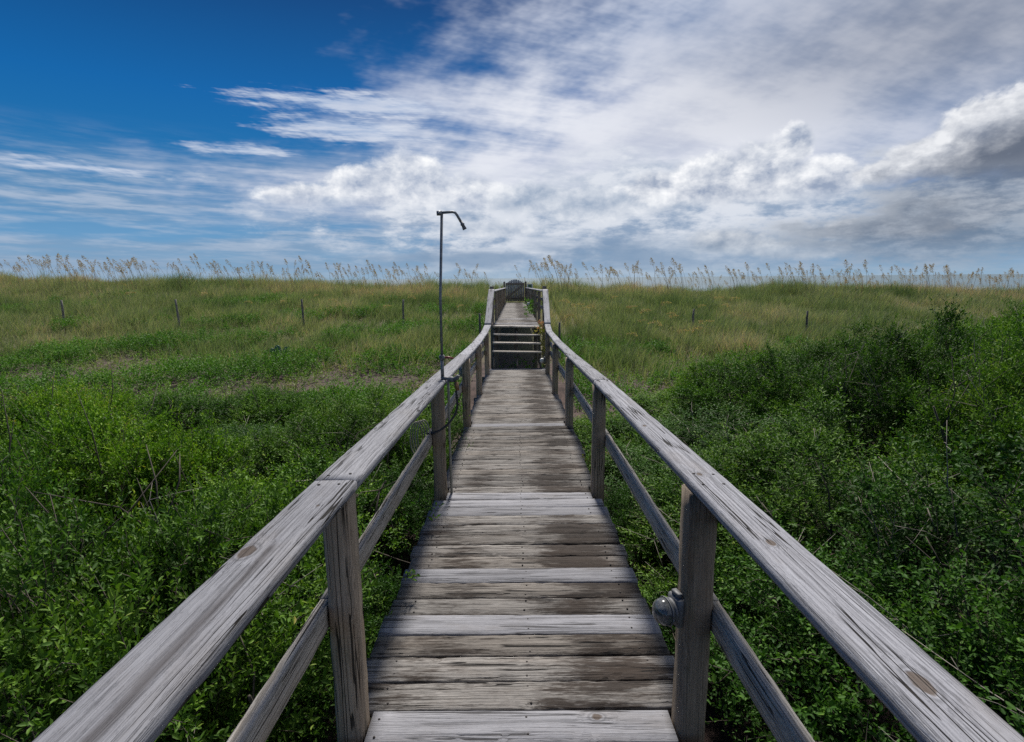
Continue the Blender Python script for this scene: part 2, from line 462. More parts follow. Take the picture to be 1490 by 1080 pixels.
# ------------------------------------------------------------------ boardwalk
bw = empty('boardwalk', (0, 0, -1.434))
tag(bw, 'long weathered grey plank boardwalk with handrails and a short stair, crossing the dune', 'boardwalk')
inv_bw = Matrix.Translation((0, 0, 1.434))
class _BW: pass
def bb(name, A, B, w, t, mat, **k):
    A = (A[0], A[1], A[2] + 1.434); B = (B[0], B[1], B[2] + 1.434)
    if k.get('via'): k['via'] = [(p[0], p[1], p[2] + 1.434) for p in k['via']]
    return board(name, A, B, w, t, mat, bw, **k)

postsY = [-.66, 1.62, 3.88, 6.22, 8.35, 10.75]
lx = {-.66: -.56, 1.62: -.55, 3.88: -.545, 6.22: -.535, 8.35: -.515, 10.75: -.50}
rx = {-.66: .575, 1.62: .588, 3.88: .636, 6.22: .668, 8.35: .675, 10.75: .715}
TH_D = .034
light_rows = [1.585, 2.17, 2.68, 3.60, 3.74, 3.88, 6.25, 11.5]
pitch = .147
ys_deck = np.arange(.15, 11.62, pitch)
light_idx = {int(np.argmin(abs(ys_deck - y))) for y in light_rows}
# the newer boards come as the photograph has them, one by one
deck_board_n = 0
rd = random.Random(3)
for i, y in enumerate(ys_deck):
    c = cx(y); hw = .612 + rd.uniform(-.010, .010)
    xa, xb = c - hw, c + hw + (.03 if y > 5 else 0)
    for py in postsY:
        if abs(y - py) < .05 + pitch / 2 - .015:
            xa = max(xa, lx[py] + .052); xb = min(xb, rx[py] - .052)
    z = float(deck_z(y)) - TH_D / 2 + rd.uniform(-.0025, .0025)
    new = i in light_idx
    tilt = rd.uniform(-.003, .003); sk = rd.uniform(-.0035, .0035)
    gap = rd.choice((.009, .011, .014, .018)) if not new else .009
    o = bb('deck_board', (xa, y + sk, z - tilt), (xb, y - sk, z + tilt), pitch - gap, TH_D, M['new_board' if new else 'old_board'], jit=.0012 if new else .0034, nseg=34)
    if new: o['label'] = 'newer smooth pale grey deck board'
    deck_board_n += 1
# upper deck
Vs, Qs, Ts, off = [], [], [], 0
far_y = np.arange(12.60, 30.2, pitch)
for i, y in enumerate(far_y):
    c = cx(y); xa, xb = c - .545 + rd.uniform(-.012, .012), c + .545 + rd.uniform(-.012, .012)
    z = float(deck_z(y)) - TH_D / 2 + rd.uniform(-.004, .004)
    if deck_board_n < 100:
        bb('deck_board', (xa, y, z), (xb, y, z), pitch - .008, TH_D, M['new_board' if rd.random() < .3 else 'old_board'], jit=.003, nseg=12); deck_board_n += 1
    else:
        m = frame((xa, y, z + 1.434), (xb, y, z + 1.434)); V, q, t = board_arrays([(-(xb - xa) / 2, 0, 0), ((xb - xa) / 2, 0, 0)], pitch - .008, TH_D, i, .003, 8)
        V = V + np.array(m.translation)
        Vs.append(V); Qs.append(q + off); Ts.append(t + off); off += len(V)
o = obj('deck_planking', new_mesh('deck_planking', np.concatenate(Vs), np.concatenate(Qs), np.concatenate(Ts), M['old_board']), bw)
o['kind'] = 'stuff'

# posts (grain upright): each stands in the ground and carries the handrail
rail_h = {-.66: .885, 1.62: .885, 3.88: .868, 6.22: .828, 8.35: .822, 10.75: .860}
def post(x, y, zb, zt, mat='post', w=.089):
    return bb('post', (x, y, zb), (x, y, zt), w, w, M[mat], jit=.003, ch=.007)
for y in postsY:
    dz = float(deck_z(y))
    for xmap, sg in ((lx, -1), (rx, 1)):
        zt = dz + rail_h[y] - .041
        post(xmap[y], y, -2.75, zt)
# handrails
LI = [(-1.6, -.478, .885), (.2, -.480, .885), (1.62, -.488, .886), (3.9, -.487, .872), (6.3, -.490, .83), (8.4, -.482, .815), (10.6, -.462, .862), (11.25, -.425, .97)]
RI = [(-1.6, .52, .878), (.2, .528, .878), (1.62, .555, .878), (3.9, .594, .866), (6.3, .640, .822), (8.4, .655, .832), (10.6, .672, .875), (11.25, .684, .975)]
def rail_pts(tab, w, sg, thick=.036):
    return [(x + sg * w / 2, y, float(-1.434 - .0428 * y) + h - thick / 2) for y, x, h in tab]
Lp = rail_pts(LI, .137, -1); Rp = rail_pts(RI, .118, 1)
def between(pts, ya, yb):
    a = np.array(pts); g = lambda y: tuple([float(np.interp(y, a[:, 1], a[:, 0])), y, float(np.interp(y, a[:, 1], a[:, 2]))])
    return g(ya), [tuple(p) for p in pts if ya + .15 < p[1] < yb - .15], g(yb)
def rail(pts, ya, yb, w, mat='rail', t=.036, name='handrail', **k):
    A, via, B = between(pts, ya, yb)
    return bb(name, A, B, w, t, M[mat], via=via, jit=.0022, ch=.006, **k)
KX = 11.25
rail(Lp, -1.6, 1.615, .137, mat='rail_left')
rail(Lp, 1.622, 6.21, .137)
rail(Lp, 6.217, KX, .135)
# the right near rail with its round knots
r1 = rail(Rp, -1.6, 3.875, .118, mat='rail_right')
rail(Rp, 3.882, 8.33, .118)
rail(Rp, 8.337, KX, .118)
# ledger under the outer edge of each handrail
for pts, sg, w in ((Lp, -1, .137), (Rp, 1, .118)):
    low = [(p[0] + sg * (w / 2 - .021), p[1], p[2] - .018 - .046) for p in pts]
    if sg > 0:
        rail(low, -1.6, 3.83, .036, 'mid_rail', .088, 'rail_brace')
        rail(low, 3.93, KX, .036, 'mid_rail', .088, 'rail_brace')
# lower rails nailed to the outer faces of the posts
def lower(xmap, sg, h, ylist, name='lower_rail'):
    for a, b in zip(ylist[:-1], ylist[1:]):
        pa = (xmap[a] + sg * .0655, a + .004, float(deck_z(a)) + h); pb = (xmap[b] + sg * .0655, b - .004, float(deck_z(b)) + h)
        bb(name, pa, pb, .038, .089, M['mid_rail'], jit=.0025, ch=.005)
lower(lx, -1, .435, postsY)
lower(rx, 1, .415, postsY)
lower(lx, -1, .62, postsY[3:])
lower(rx, 1, .60, postsY[4:])
# framing below: beams across at the posts and stringers along
for y in postsY[1:]:
    z = float(deck_z(y)) - .036 - .185 / 2 - .003
    bb('cross_beam', (-.60, y - .075, z), (.66, y - .075, z), .038, .180, M['dark_wood'])
for x in (-.44, .03, .50):
    A = (x, .1, float(deck_z(.1)) - .255 - .04); B = (x + .07, 11.5, float(deck_z(11.5)) - .255 - .04)
    bb('stringer', A, B, .038, .13, M['dark_wood'])
# stair: four open treads up to the upper deck
st_y = [11.66, 11.93, 12.2]
st_z = [-1.585, -1.425, -1.265]
for k, (y, z) in enumerate(zip(st_y, st_z)):
    sk = .012
    bb('stair_tread', (-.42, y + .10, z + .012), (.65, y + .10 , z - .012), .20, .034, M['mid_rail'], jit=.002)
bb('stair_tread', (-.445, 12.50, -1.088), (.665, 12.50, -1.112), .19, .036, M['mid_rail'], jit=.002)
for x in (-.40, .115, .63):
    bb('stair_stringer', (x, 11.62, -1.93), (x, 12.62, -1.225), .036, .17, M['dark_wood'])
for x in (-.36, .10, .56):
    bb('stair_leg', (x, 12.66, -2.6), (x, 12.66, -1.15), .085, .085, M['dark_wood'])
# stair handrails and upper rails
SL = [(-.495, KX + .004, -.946), (-.46, 12.75, -.262)]
SR = [(.745, KX + .004, -.941), (.79, 12.75, -.274)]
for (a, b), w in ((SL, .135), (SR, .128)):
    bb('handrail', a, b, w, .036, M['rail'], jit=.002)
for x, sg in ((-.455, -1), (.775, 1)):
    bb('post', (x, 12.86, -2.2), (x, 12.86, -.185), .089, .089, M['dark_wood'], jit=.003)
    yy = [12.86, 15.2, 17.6, 20.0, 22.4, 24.8, 27.3, 29.6]
    for y in yy[1:]:
        post(x + .005 * (y - 12.8) - sg * .02, y, -2.3, float(deck_z(y)) + .80 - .04)
    A = (x + sg * .0, 12.92, -.30); B = (x + .09 - sg * .03, 29.7, -.52)
    bb('handrail', A, B, .135, .036, M['rail'], jit=.003)
    for h in (.32, .55):
        bb('lower_rail', (x + sg * .066, 12.9, -1.10 + h), (x + .09 - sg * .03 + sg * .066, 29.6, -1.31 + h), .036, .085, M['mid_rail'], jit=.003)
# short posts at the stair, beside the lowest treads
for x in (-.505, .72):
    pass

# nails: two dark heads at each end and the middle of the near boards, one part
nb = MB()
for i, y in enumerate(ys_deck):
    if y > 6 or y < 1.2: continue
    for x0 in (-.47, .05, .52):
        for dy in (-.036, .036):
            nx, ny = cx(y) + x0 - .02 + rd.uniform(-.012, .012), y + dy + rd.uniform(-.008, .008)
            nz = float(deck_z(y)) + 1.434 + .0012
            nb.lathe([(0, .0018), (.0042, .0012), (.0048, -.004)], (nx, ny, nz), k=7)
for pts_, w_ in ((Lp, .137), (Rp, .118)):
    for y in postsY:
        for dy in (-.05, .05):
            for dx in (-.035, .03):
                a_ = np.array(pts_); yy_ = y + dy + rd.uniform(-.01, .01)
                nb.lathe([(0, .0022), (.0046, .0014), (.0052, -.004)], (float(np.interp(yy_, a_[:, 1], a_[:, 0])) + dx + rd.uniform(-.008, .008), yy_, float(np.interp(yy_, a_[:, 1], a_[:, 2])) + .0185 + 1.434), k=7)
o = nb.build('nail', M['nail'], bw); o['kind'] = 'stuff'

# ------------------------------------------------------------------ gate
gt = empty('picket_gate', (.205, 30.0, -1.30))
tag(gt, 'closed grey picket gate with an arched top at the far end of the boardwalk', 'gate')
GW = 1.02
for i in range(11):
    x = -GW / 2 + .05 + i * (GW - .10) / 10
    h = 1.06 + .20 * math.cos((i - 5) / 5 * math.pi / 2)
    b = MB()
    V = [(x - .040, -.01, .05), (x + .040, -.01, .05), (x + .040, -.01, h - .05), (x, -.01, h), (x - .040, -.01, h - .05)]
    V += [(a, .012, c) for a, _, c in V]
    b.add(V, [(0, 1, 2, 4), (5, 9, 7, 6), (0, 5, 6, 1), (1, 6, 7, 2), (4, 9, 5, 0)], [(2, 3, 4), (9, 8, 7), (2, 7, 8), (2, 8, 3), (3, 8, 9), (3, 9, 4)])
    b.build('picket', M['rail'], gt)
for z in (.22, 1.0):
    board('gate_rail', (-GW / 2, -.032, z), (GW / 2, -.032, z), .036, .11, M['dark_wood'], gt)
board('gate_brace', (-GW / 2 + .07, -.034, .28), (GW / 2 - .07, -.034, .93), .034, .10, M['dark_wood'], gt)
for x in (-GW / 2 - .07, GW / 2 + .07):
    board('gate_post', (x, 0, -1.0), (x, 0, 1.12), .10, .10, M['dark_wood'], gt)
# side panel right of the gate
sp = empty('notice_panel', (.93, 27.4, -1.28))
tag(sp, 'small white framed panel with a green face beside the picket gate', 'sign')
b = MB(); b.box((-.11, -.012, .60), (.11, .012, .98)); b.build('panel', simple('green_panel', (.06, .13, .05), .6), sp)
b = MB()
for a, c in (((-.14, -.02, .58), (-.09, .02, 1.0)), ((.09, -.02, .58), (.14, .02, 1.0)), ((-.0895, -.02, .58), (.0895, .02, .62)), ((-.0895, -.02, .96), (.0895, .02, 1.0))): b.box(a, c)
b.build('frame', M['white'], sp)
b = MB(); b.tube([(0, .04, -.9), (0, .04, .99)], .035, 8); b.build('stake', M['fence_wood'], sp)

# ------------------------------------------------------------------ deck lights
def light(loc, face, label, glass='globe', s=1.0, group=None):
    """bulkhead lamp: box on the post, ribbed collar, glass dome, wire guard; FACE = direction the dome points"""
    t = empty('bulkhead_light', loc); tag(t, label, 'light', group)
    d = Vector(face).normalized(); t.rotation_euler = d.to_track_quat('X', 'Z').to_euler(); t.scale = (s, s, s)
    b = MB(); b.box((0, -.034, -.050), (.030, .034, .050), .007); b.box((.004, -.020, .050), (.024, .020, .064), .003); b.build('junction_box', M['cast'], t)
    b = MB(); b.lathe([(.026, .028), (.040, .030), (.041, .038), (.036, .041)], axis=(1, 0, 0), k=28); b.build('collar', M['cast'], t)
    b = MB(); prof = [(.037, .038), (.041, .044), (.043, .054)] + [(.043 * math.cos(a), .058 + .037 * math.sin(a) ** .9) for a in np.linspace(0, math.pi / 2, 12)]
    b.lathe(prof, axis=(1, 0, 0), k=28); b.build('glass_dome', M[glass], t, smooth=True)
    b = MB(); b.tube([(.052, .0455 * math.cos(u), .0455 * math.sin(u)) for u in np.linspace(0, 2 * math.pi, 29)], .0020, 6)
    b.build('guard', M['cast'], t, smooth=True)
    b = MB(); b.lathe([(0, .036), (.013, .036), (.014, .050), (.020, .062), (.021, .070), (.014, .082), (0, .086)], axis=(1, 0, 0), k=16); b.build('bulb', M['frost'] if glass == 'frost' else M['cast'], t, smooth=True)
    return t
light((.5435, 1.62, -1.07), (-1, -.28, 0), 'dark glass dome light on the nearest right handrail post', 'globe', 1.0)
light((.665, 10.70, -1.62), (-1, -.2, 0), 'whitish dome light low on the right post at the stair foot', 'frost', 1.15)
light((.70, 20.0, -.93), (-1, -.5, 0), 'small whitish dome light on the right post of the upper deck', 'frost', 1.5)

# ------------------------------------------------------------------ outdoor shower
sh = empty('outdoor_shower', (-.514, 3.95, -.735))
tag(sh, 'tall grey pipe beach shower with bent head and red valve standing at the left handrail', 'shower')
b = MB(); b.tube([(0, 0, .012), (0, 0, .15)], .0125, 10); b.tube([(0, 0, .18), (.002, 0, .6), (.030, 0, 1.19)], .0098, 10)
b.build('riser_pipe', M['pipe'], sh, smooth=True)
b = MB(); b.tube([(0, 0, .148), (0, 0, .160), (0, 0, .172), (0, 0, .184)], [.017, .021, .021, .017], 10); b.tube([(0, -.0, .166), (.026, -.012, .166)], .008, 8)
vb = b.build('valve', M['cast'], sh, smooth=True)
b = MB(); b.tube([(.024, -.012, .166), (.05, -.016, .168), (.088, -.018, .160)], [.008, .009, .006], 8); b.build('handle', M['red'], vb, smooth=True)
b = MB(); b.tube([(-.005, 0, 1.19), (.03, 0, 1.19)], .017, 10); b.tube([(.02, 0, 1.192), (.105, 0, 1.198), (.124, 0, 1.193), (.137, 0, 1.176), (.163, 0, 1.130)], .0095, 10)
b.build('shower_arm', M['pipe'], sh, smooth=True)
b = MB(); b.lathe([(0, -.004), (.010, -.004), (.011, .014), (.015, .017), (.015, .024), (.011, .027), (.0145, .052), (.0155, .058), (.0, .058)], (.165, 0, 1.131), (.42, 0, -.9), 14)
b.build('shower_head', M['cast'], sh, smooth=False)
b = MB(); b.tube([(-.004, 0, .014), (.03, -.03, .014), (.07, -.065, .016)], .0125, 10)
b.lathe([(0, 0), (.020, 0), (.022, .02), (.018, .05), (0, .05)], (.058, -.055, .014), (.8, -.6, .0), 10)
b.tube([(.09, -.08, .012), (.118, -.09, .030), (.128, -.092, .048)], [.017, .015, .012], 10)
b.build('elbow', M['cast'], sh, smooth=True)
b = MB(); b.tube([(.108, -.085, .0), (.112, -.09, -.03), (.120, -.095, -.065)], [.013, .017, .013], 10); b.build('hose_bib', M['brass'], sh, smooth=True)
b = MB(); b.tube([(.047, -.058, .01), (.048, -.058, -.10), (.046, -.058, -.35), (.050, -.058, -.87)], .0095, 8); b.build('supply_pipe', M['pvc'], sh, smooth=True)
hs = empty('garden_hose', (-.41, 3.86, -.80))
tag(hs, 'dark hose hanging in a loop from the shower valve with faded coils behind the post', 'hose')
b = MB(); cpts = []
P = [(.002, 0, .0), (.008, -.005, -.05), (.010, -.01, -.11), (-.005, -.012, -.17), (-.05, -.014, -.235), (-.11, -.02, -.285), (-.17, -.03, -.31), (-.22, -.02, -.315)]
def spline(P, n=6):
    P = [Vector(p) for p in P]; out = []
    for i in range(len(P) - 1):
        p0, p1, p2, p3 = P[max(i - 1, 0)], P[i], P[i + 1], P[min(i + 2, len(P) - 1)]
        for k in range(n):
            t = k / n
            out.append(.5 * ((2 * p1) + (p2 - p0) * t + (2 * p0 - 5 * p1 + 4 * p2 - p3) * t * t + (3 * p1 - p0 - 3 * p2 + p3) * t ** 3))
    return out + [P[-1]]
b.tube(spline(P), .0082, 8); b.build('hose', M['hose_dark'], hs, smooth=True)
b = MB()
for k in range(4):
    a0 = k * .03
    b.tube([(-.235 - .022 * k + .045 * math.cos(u), -.05 + .02 * k + .02 * math.sin(u), -.33 + .12 * math.sin(u) - .01 * k) for u in np.linspace(0, 2 * math.pi, 22)], .0048, 7)
b.build('hose_coil', M['hose_pale'], hs, smooth=True)

# ------------------------------------------------------------------ fence posts across the dune
def fence_post(x, y, h, lean, label, r=.036):
    z = float(ground_h(x, y))
    t = empty('fence_post', (x, y, z)); 
    b = MB(); pts = [(lean * h * k / 5 + rd.uniform(-.008, .008), rd.uniform(-.008, .008), -.2 + (h + .2) * k / 5) for k in range(6)]
    b.tube(pts, [r * f_ for f_ in (1.1, 1.05, 1, 1, .97, .85)], 9)
    o = b.build('fence_post', M['fence_wood'])
    o.location = (x, y, z + Z0)
    bpy.data.objects.remove(t)
    o.name = 'fence_post'
    tag(o, label, 'post', 'old wooden posts across the dune')
for a in ((-16.6, 20.2, 1.05, 0, 'weathered post at far left of the dune, the leftmost of the row'),
          (-12.2, 20.0, 1.12, -.06, 'leaning weathered post, second of the row from the left'),
          (-7.55, 19.8, 1.16, -.03, 'darkest tall weathered post, third of the row from the left'),
          (-3.9, 19.6, 1.1, .02, 'slim weathered post in the grass just left of the tall shower pipe'),
          (-.98, 17.2, 1.0, -.03, 'thin grey post hidden in grass against the left side of the upper deck'),
          (1.42, 16.0, .95, .0, 'thin dark post in grass against the right side of the stair rail'),
          (6.3, 18.9, .95, .02, 'dark weathered post standing in the slope right of the boardwalk'),
          (9.9, 18.2, .95, 0, 'greyer weathered post, rightmost of the row before the big shrubs')):
    fence_post(*a)

# ------------------------------------------------------------------ foliage generators
def unit(v): return v / (np.linalg.norm(v, axis=-1, keepdims=True) + 1e-9)
def leaves(base, out, n_per, length, leaf, width, rs, spread=.9, droop=.15):
    """sprigs at BASE growing along OUT (N,3); returns leaf verts, quads, tones and twig paths"""
    N = len(base)
    L = rs.uniform(*length, (N, 1))
    bend = unit(rs.normal(0, 1, (N, 3))) * .25
    t = (np.arange(n_per) + .5) / n_per
    T = np.broadcast_to(t[None, :, None], (N, n_per, 1))
    stem = base[:, None] + (out[:, None] * T + bend[:, None] * T * T - np.array([0, 0, 1.0]) * droop * T * T) * L[:, None]
    ax = unit(out[:, None] + 2 * bend[:, None] * T)
    ph = (np.arange(n_per) * 2.4)[None, :, None] + rs.uniform(0, 6.28, (N, 1, 1))
    u = unit(np.cross(ax, np.array([.13, .31, .94])))
    v = np.cross(ax, u)
    rad = u * np.cos(ph) + v * np.sin(ph)
    ld = unit(ax * (.35 + .5 * T) + rad * spread + rs.normal(0, .22, (N, n_per, 3)) + np.array([0, 0, .18]))
    nrm = unit(np.cross(np.cross(ld, np.array([0, 0, 1.0]) + rs.normal(0, .5, (N, n_per, 3))), ld))
    sd = np.cross(nrm, ld)
    ll = leaf * rs.uniform(.72, 1.3, (N, 1, 1)) * rs.uniform(.65, 1.2, (N, n_per, 1)) * (1.1 - .35 * T); lw = ll * width * .5
    a = stem; f_ = .12
    p0 = a; p1 = a + ld * ll * .38 + sd * lw + nrm * lw * f_ * 3; p2 = a + ld * ll * .38 - sd * lw + nrm * lw * f_ * 3
    p3 = a + ld * ll * .74 + sd * lw * .78 + nrm * lw * .3; p4 = a + ld * ll * .74 - sd * lw * .78 + nrm * lw * .3
    p5 = a + ld * ll - nrm * ll * .06
    pm = a + ld * ll * .56 - nrm * lw * .12
    V = np.stack([p0, p1, p3, p5, p4, p2], 2).reshape(-1, 3)
    k = np.arange(N * n_per)[:, None] * 6
    q = np.concatenate([k + np.array([[0, 1, 2, 3]]), k + np.array([[0, 3, 4, 5]])], 0)
    return V, q, np.concatenate([T.reshape(-1)] * 2), stem

def shrub(seed, Rr, Hh, n_spr, n_leaf=13, leaf=.034, width=.46, mat='leaf', low=-.1, bare=10, length=(.14, .32), cover=.75):
    """one shrub: foliage mesh + branch mesh, dome of radius Rr and height Hh with lumps and hollows"""
    rs = np.random.default_rng(seed)
    lum = unit(rs.normal(0, 1, (16, 3)) + np.array([0, 0, .5])); amp = rs.uniform(-.42, .34, 16)
    C = np.array([0, 0, Hh * .42]); ax3 = np.array([Rr, Rr, Hh * .58]) * .92
    nc = n_spr // 40
    dc = unit(rs.normal(0, 1, (nc * 3, 3)) + np.array([0, 0, .35])); dc = dc[dc[:, 2] > low][:nc]
    fc = 1 + (np.maximum(0, dc @ lum.T) ** 7) @ amp + rs.uniform(-.36, .10, len(dc))
    w_ = rs.gamma(2.5, 1.0, len(dc)); pick = rs.choice(len(dc), n_spr, p=w_ / w_.sum())
    off = rs.normal(0, 1, (n_spr, 3)) * np.array([.072, .072, .062]) * rs.uniform(.7, 1.35, (len(dc), 1))[pick]
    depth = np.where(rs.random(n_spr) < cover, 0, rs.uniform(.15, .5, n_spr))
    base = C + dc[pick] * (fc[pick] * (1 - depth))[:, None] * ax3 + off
    d = dc[pick]
    out = unit(d * .5 + np.array([0, 0, .5]) + off * 6.5 + rs.normal(0, .28, d.shape))
    clump = np.maximum(0, d @ lum.T) ** 9 @ rs.uniform(-.5, .5, 16)
    V, q, T, stem = leaves(base, out, n_leaf, length, leaf, width, rs)
    hgt = np.repeat(rs.uniform(0, .7, len(base)) + clump + rs.uniform(-.25, .45, len(dc))[pick] + off[:, 2] * 1.6 - depth, n_leaf)  # deeper sprigs get a darker tone, the crown's inner shade put into colour
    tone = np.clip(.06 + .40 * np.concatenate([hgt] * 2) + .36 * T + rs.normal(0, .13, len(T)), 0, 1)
    # long young shoots that break the outline
    ns = n_spr // 18
    kk = rs.choice(len(base), ns, False)
    o2 = unit(out[kk] + rs.normal(0, .35, (ns, 3)) + np.array([0, 0, .35]))
    V2, q2, T2, _ = leaves(base[kk], o2, 18, (.20, .40), leaf * .95, width * .9, rs, .85, .25)
    q = np.concatenate([q, q2 + len(V)]); V = np.concatenate([V, V2])
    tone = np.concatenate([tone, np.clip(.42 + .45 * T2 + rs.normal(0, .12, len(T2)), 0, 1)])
    fo = new_mesh('foliage', V, q, None, M[mat], False, tone)
    # branches
    b = MB()
    for i in range(11):
        a = rs.uniform(0, 6.28); tgt = C + np.array([math.cos(a) * Rr * rs.uniform(.3, .8), math.sin(a) * Rr * rs.uniform(.3, .8), Hh * rs.uniform(.15, .42)])
        st = np.array([rs.normal(0, .12), rs.normal(0, .12), -.25])
        mid = st * .5 + tgt * .5 + rs.normal(0, .09, 3)
        pts = spline([tuple(st), tuple(mid), tuple(tgt)], 4)
        b.tube(pts, list(np.linspace(.020, .007, len(pts))), 5)
        for j in range(4):
            p0 = pts[int(rs.integers(3, len(pts)))]
            e = p0 + Vector(rs.normal(0, .22, 3) + np.array([0, 0, .22])); 
            m_ = (p0 + e) / 2 + Vector(rs.normal(0, .04, 3))
            b.tube([p0, m_, e], [.006, .0045, .002], 4)
    # leafy sprig twigs (every third, thin)
    for i in range(0, len(base), 4):
        s = stem[i]; b.tube([tuple(base[i] - out[i] * .06), tuple(s[len(s) // 2]), tuple(s[-1])], [.0028, .002, .001], 3, False)
    br = new_mesh('branches', np.concatenate(b.v), b.q, b.t, M['twig'])
    # bare grey sticks that show through the leaves
    b = MB()
    for i in range(bare):
        k = int(rs.integers(0, len(base))); p0 = Vector(base[k] * np.array([.8, .8, .9])); dr = Vector(unit(d[k] + rs.normal(0, .45, 3) + np.array([0, 0, .25])))
        Lb = rs.uniform(.28, .62); cv = Vector(rs.normal(0, .12, 3)); p0 = p0 + dr * .05
        pts = [p0 + dr * Lb * t + cv * t * t + Vector(rs.normal(0, .012, 3)) for t in (0, .25, .5, .75, 1)]
        b.tube(pts, [.0050, .0042, .0034, .0024, .0012], 4)
        for _ in range(5):
            k2 = int(rs.integers(1, 4)); q0 = pts[k2]; e = q0 + (dr * .4 + Vector(rs.normal(0, .6, 3))) * rs.uniform(.08, .24)
            b.tube([q0, (q0 + e) / 2 + Vector(rs.normal(0, .012, 3)), e], [.0024, .0018, .0010], 3)
    sk = new_mesh('bare_twigs', np.concatenate(b.v), b.q, b.t, M['dead_twig']) if bare else None
    return fo, br, sk

SH = {
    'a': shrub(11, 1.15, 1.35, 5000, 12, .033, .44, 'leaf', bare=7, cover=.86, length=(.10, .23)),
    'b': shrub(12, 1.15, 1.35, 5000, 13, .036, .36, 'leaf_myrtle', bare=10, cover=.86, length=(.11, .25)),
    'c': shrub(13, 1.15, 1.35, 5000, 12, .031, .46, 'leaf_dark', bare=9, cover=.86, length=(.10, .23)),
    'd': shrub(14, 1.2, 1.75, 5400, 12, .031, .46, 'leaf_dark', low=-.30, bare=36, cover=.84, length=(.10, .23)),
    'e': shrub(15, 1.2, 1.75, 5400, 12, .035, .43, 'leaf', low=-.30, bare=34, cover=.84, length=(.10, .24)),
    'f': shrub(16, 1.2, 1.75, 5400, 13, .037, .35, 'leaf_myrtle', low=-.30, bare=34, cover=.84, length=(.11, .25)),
}
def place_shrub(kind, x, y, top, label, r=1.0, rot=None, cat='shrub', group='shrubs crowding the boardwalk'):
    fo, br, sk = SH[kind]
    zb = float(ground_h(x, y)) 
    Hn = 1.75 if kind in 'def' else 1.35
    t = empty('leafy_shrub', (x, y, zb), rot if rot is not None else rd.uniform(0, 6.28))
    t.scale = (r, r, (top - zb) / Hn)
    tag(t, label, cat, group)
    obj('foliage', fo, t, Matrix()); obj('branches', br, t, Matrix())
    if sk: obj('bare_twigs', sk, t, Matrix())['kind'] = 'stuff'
left = [
    ('c', -1.12, 1.25, -1.66, 'low dark shrub tucked under the left deck edge beside the nearest post'),
    ('c', -1.14, 2.75, -1.70, 'low dark shrub against the left deck edge between the first and second posts'),
    ('c', -1.10, 4.35, -1.74, 'low dark shrub against the left deck edge just past the shower post'),
    ('a', -1.12, 5.9, -1.86, 'low green shrub against the left deck edge beside the third post'),
    ('a', -1.10, 7.5, -1.98, 'low green shrub against the left deck edge near the fourth post'),
    ('c', -1.72, .55, -1.32, 'dark green shrub under the nearest left handrail at the bottom edge'),
    ('c', -3.0, 1.2, -1.28, 'dark green shrub at the bottom left corner'),
    ('b', -1.72, 2.1, -1.12, 'green shrub behind the nearest left post, against the lower rail'),
    ('c', -3.2, 2.7, -1.0, 'dark shrub with bare twigs near the left edge, beyond the corner shrub'),
    ('a', -1.62, 3.5, -1.36, 'green shrub growing round the shower post onto the deck'),
    ('a', -3.1, 4.15, -.98, 'bright leafy shrub left of the shower post, second from the handrail'),
    ('b', -4.7, 4.0, -1.42, 'shrub at the left edge in the middle of the thicket'),
    ('b', -1.72, 5.2, -1.36, 'shrub beside the left handrail just beyond the shower'),
    ('c', -3.3, 5.9, -1.78, 'dark hollow shrub in the middle of the left thicket'),
    ('a', -4.95, 5.7, -1.10, 'light green shrub in the left thicket, third from the handrail'),
    ('b', -6.4, 5.4, -1.40, 'outermost shrub on the left edge of the thicket'),
    ('a', -1.75, 7.0, -1.56, 'low shrub beside the left handrail below the stair'),
    ('a', -3.4, 7.7, -1.56, 'rounded shrub at the far rim of the left thicket near the handrail'),
    ('a', -5.1, 7.5, -1.62, 'rounded leafy shrub at the far rim of the left thicket'),
    ('a', -6.8, 7.2, -1.66, 'light shrub at the far left rim next to the brown bare patch'),
]
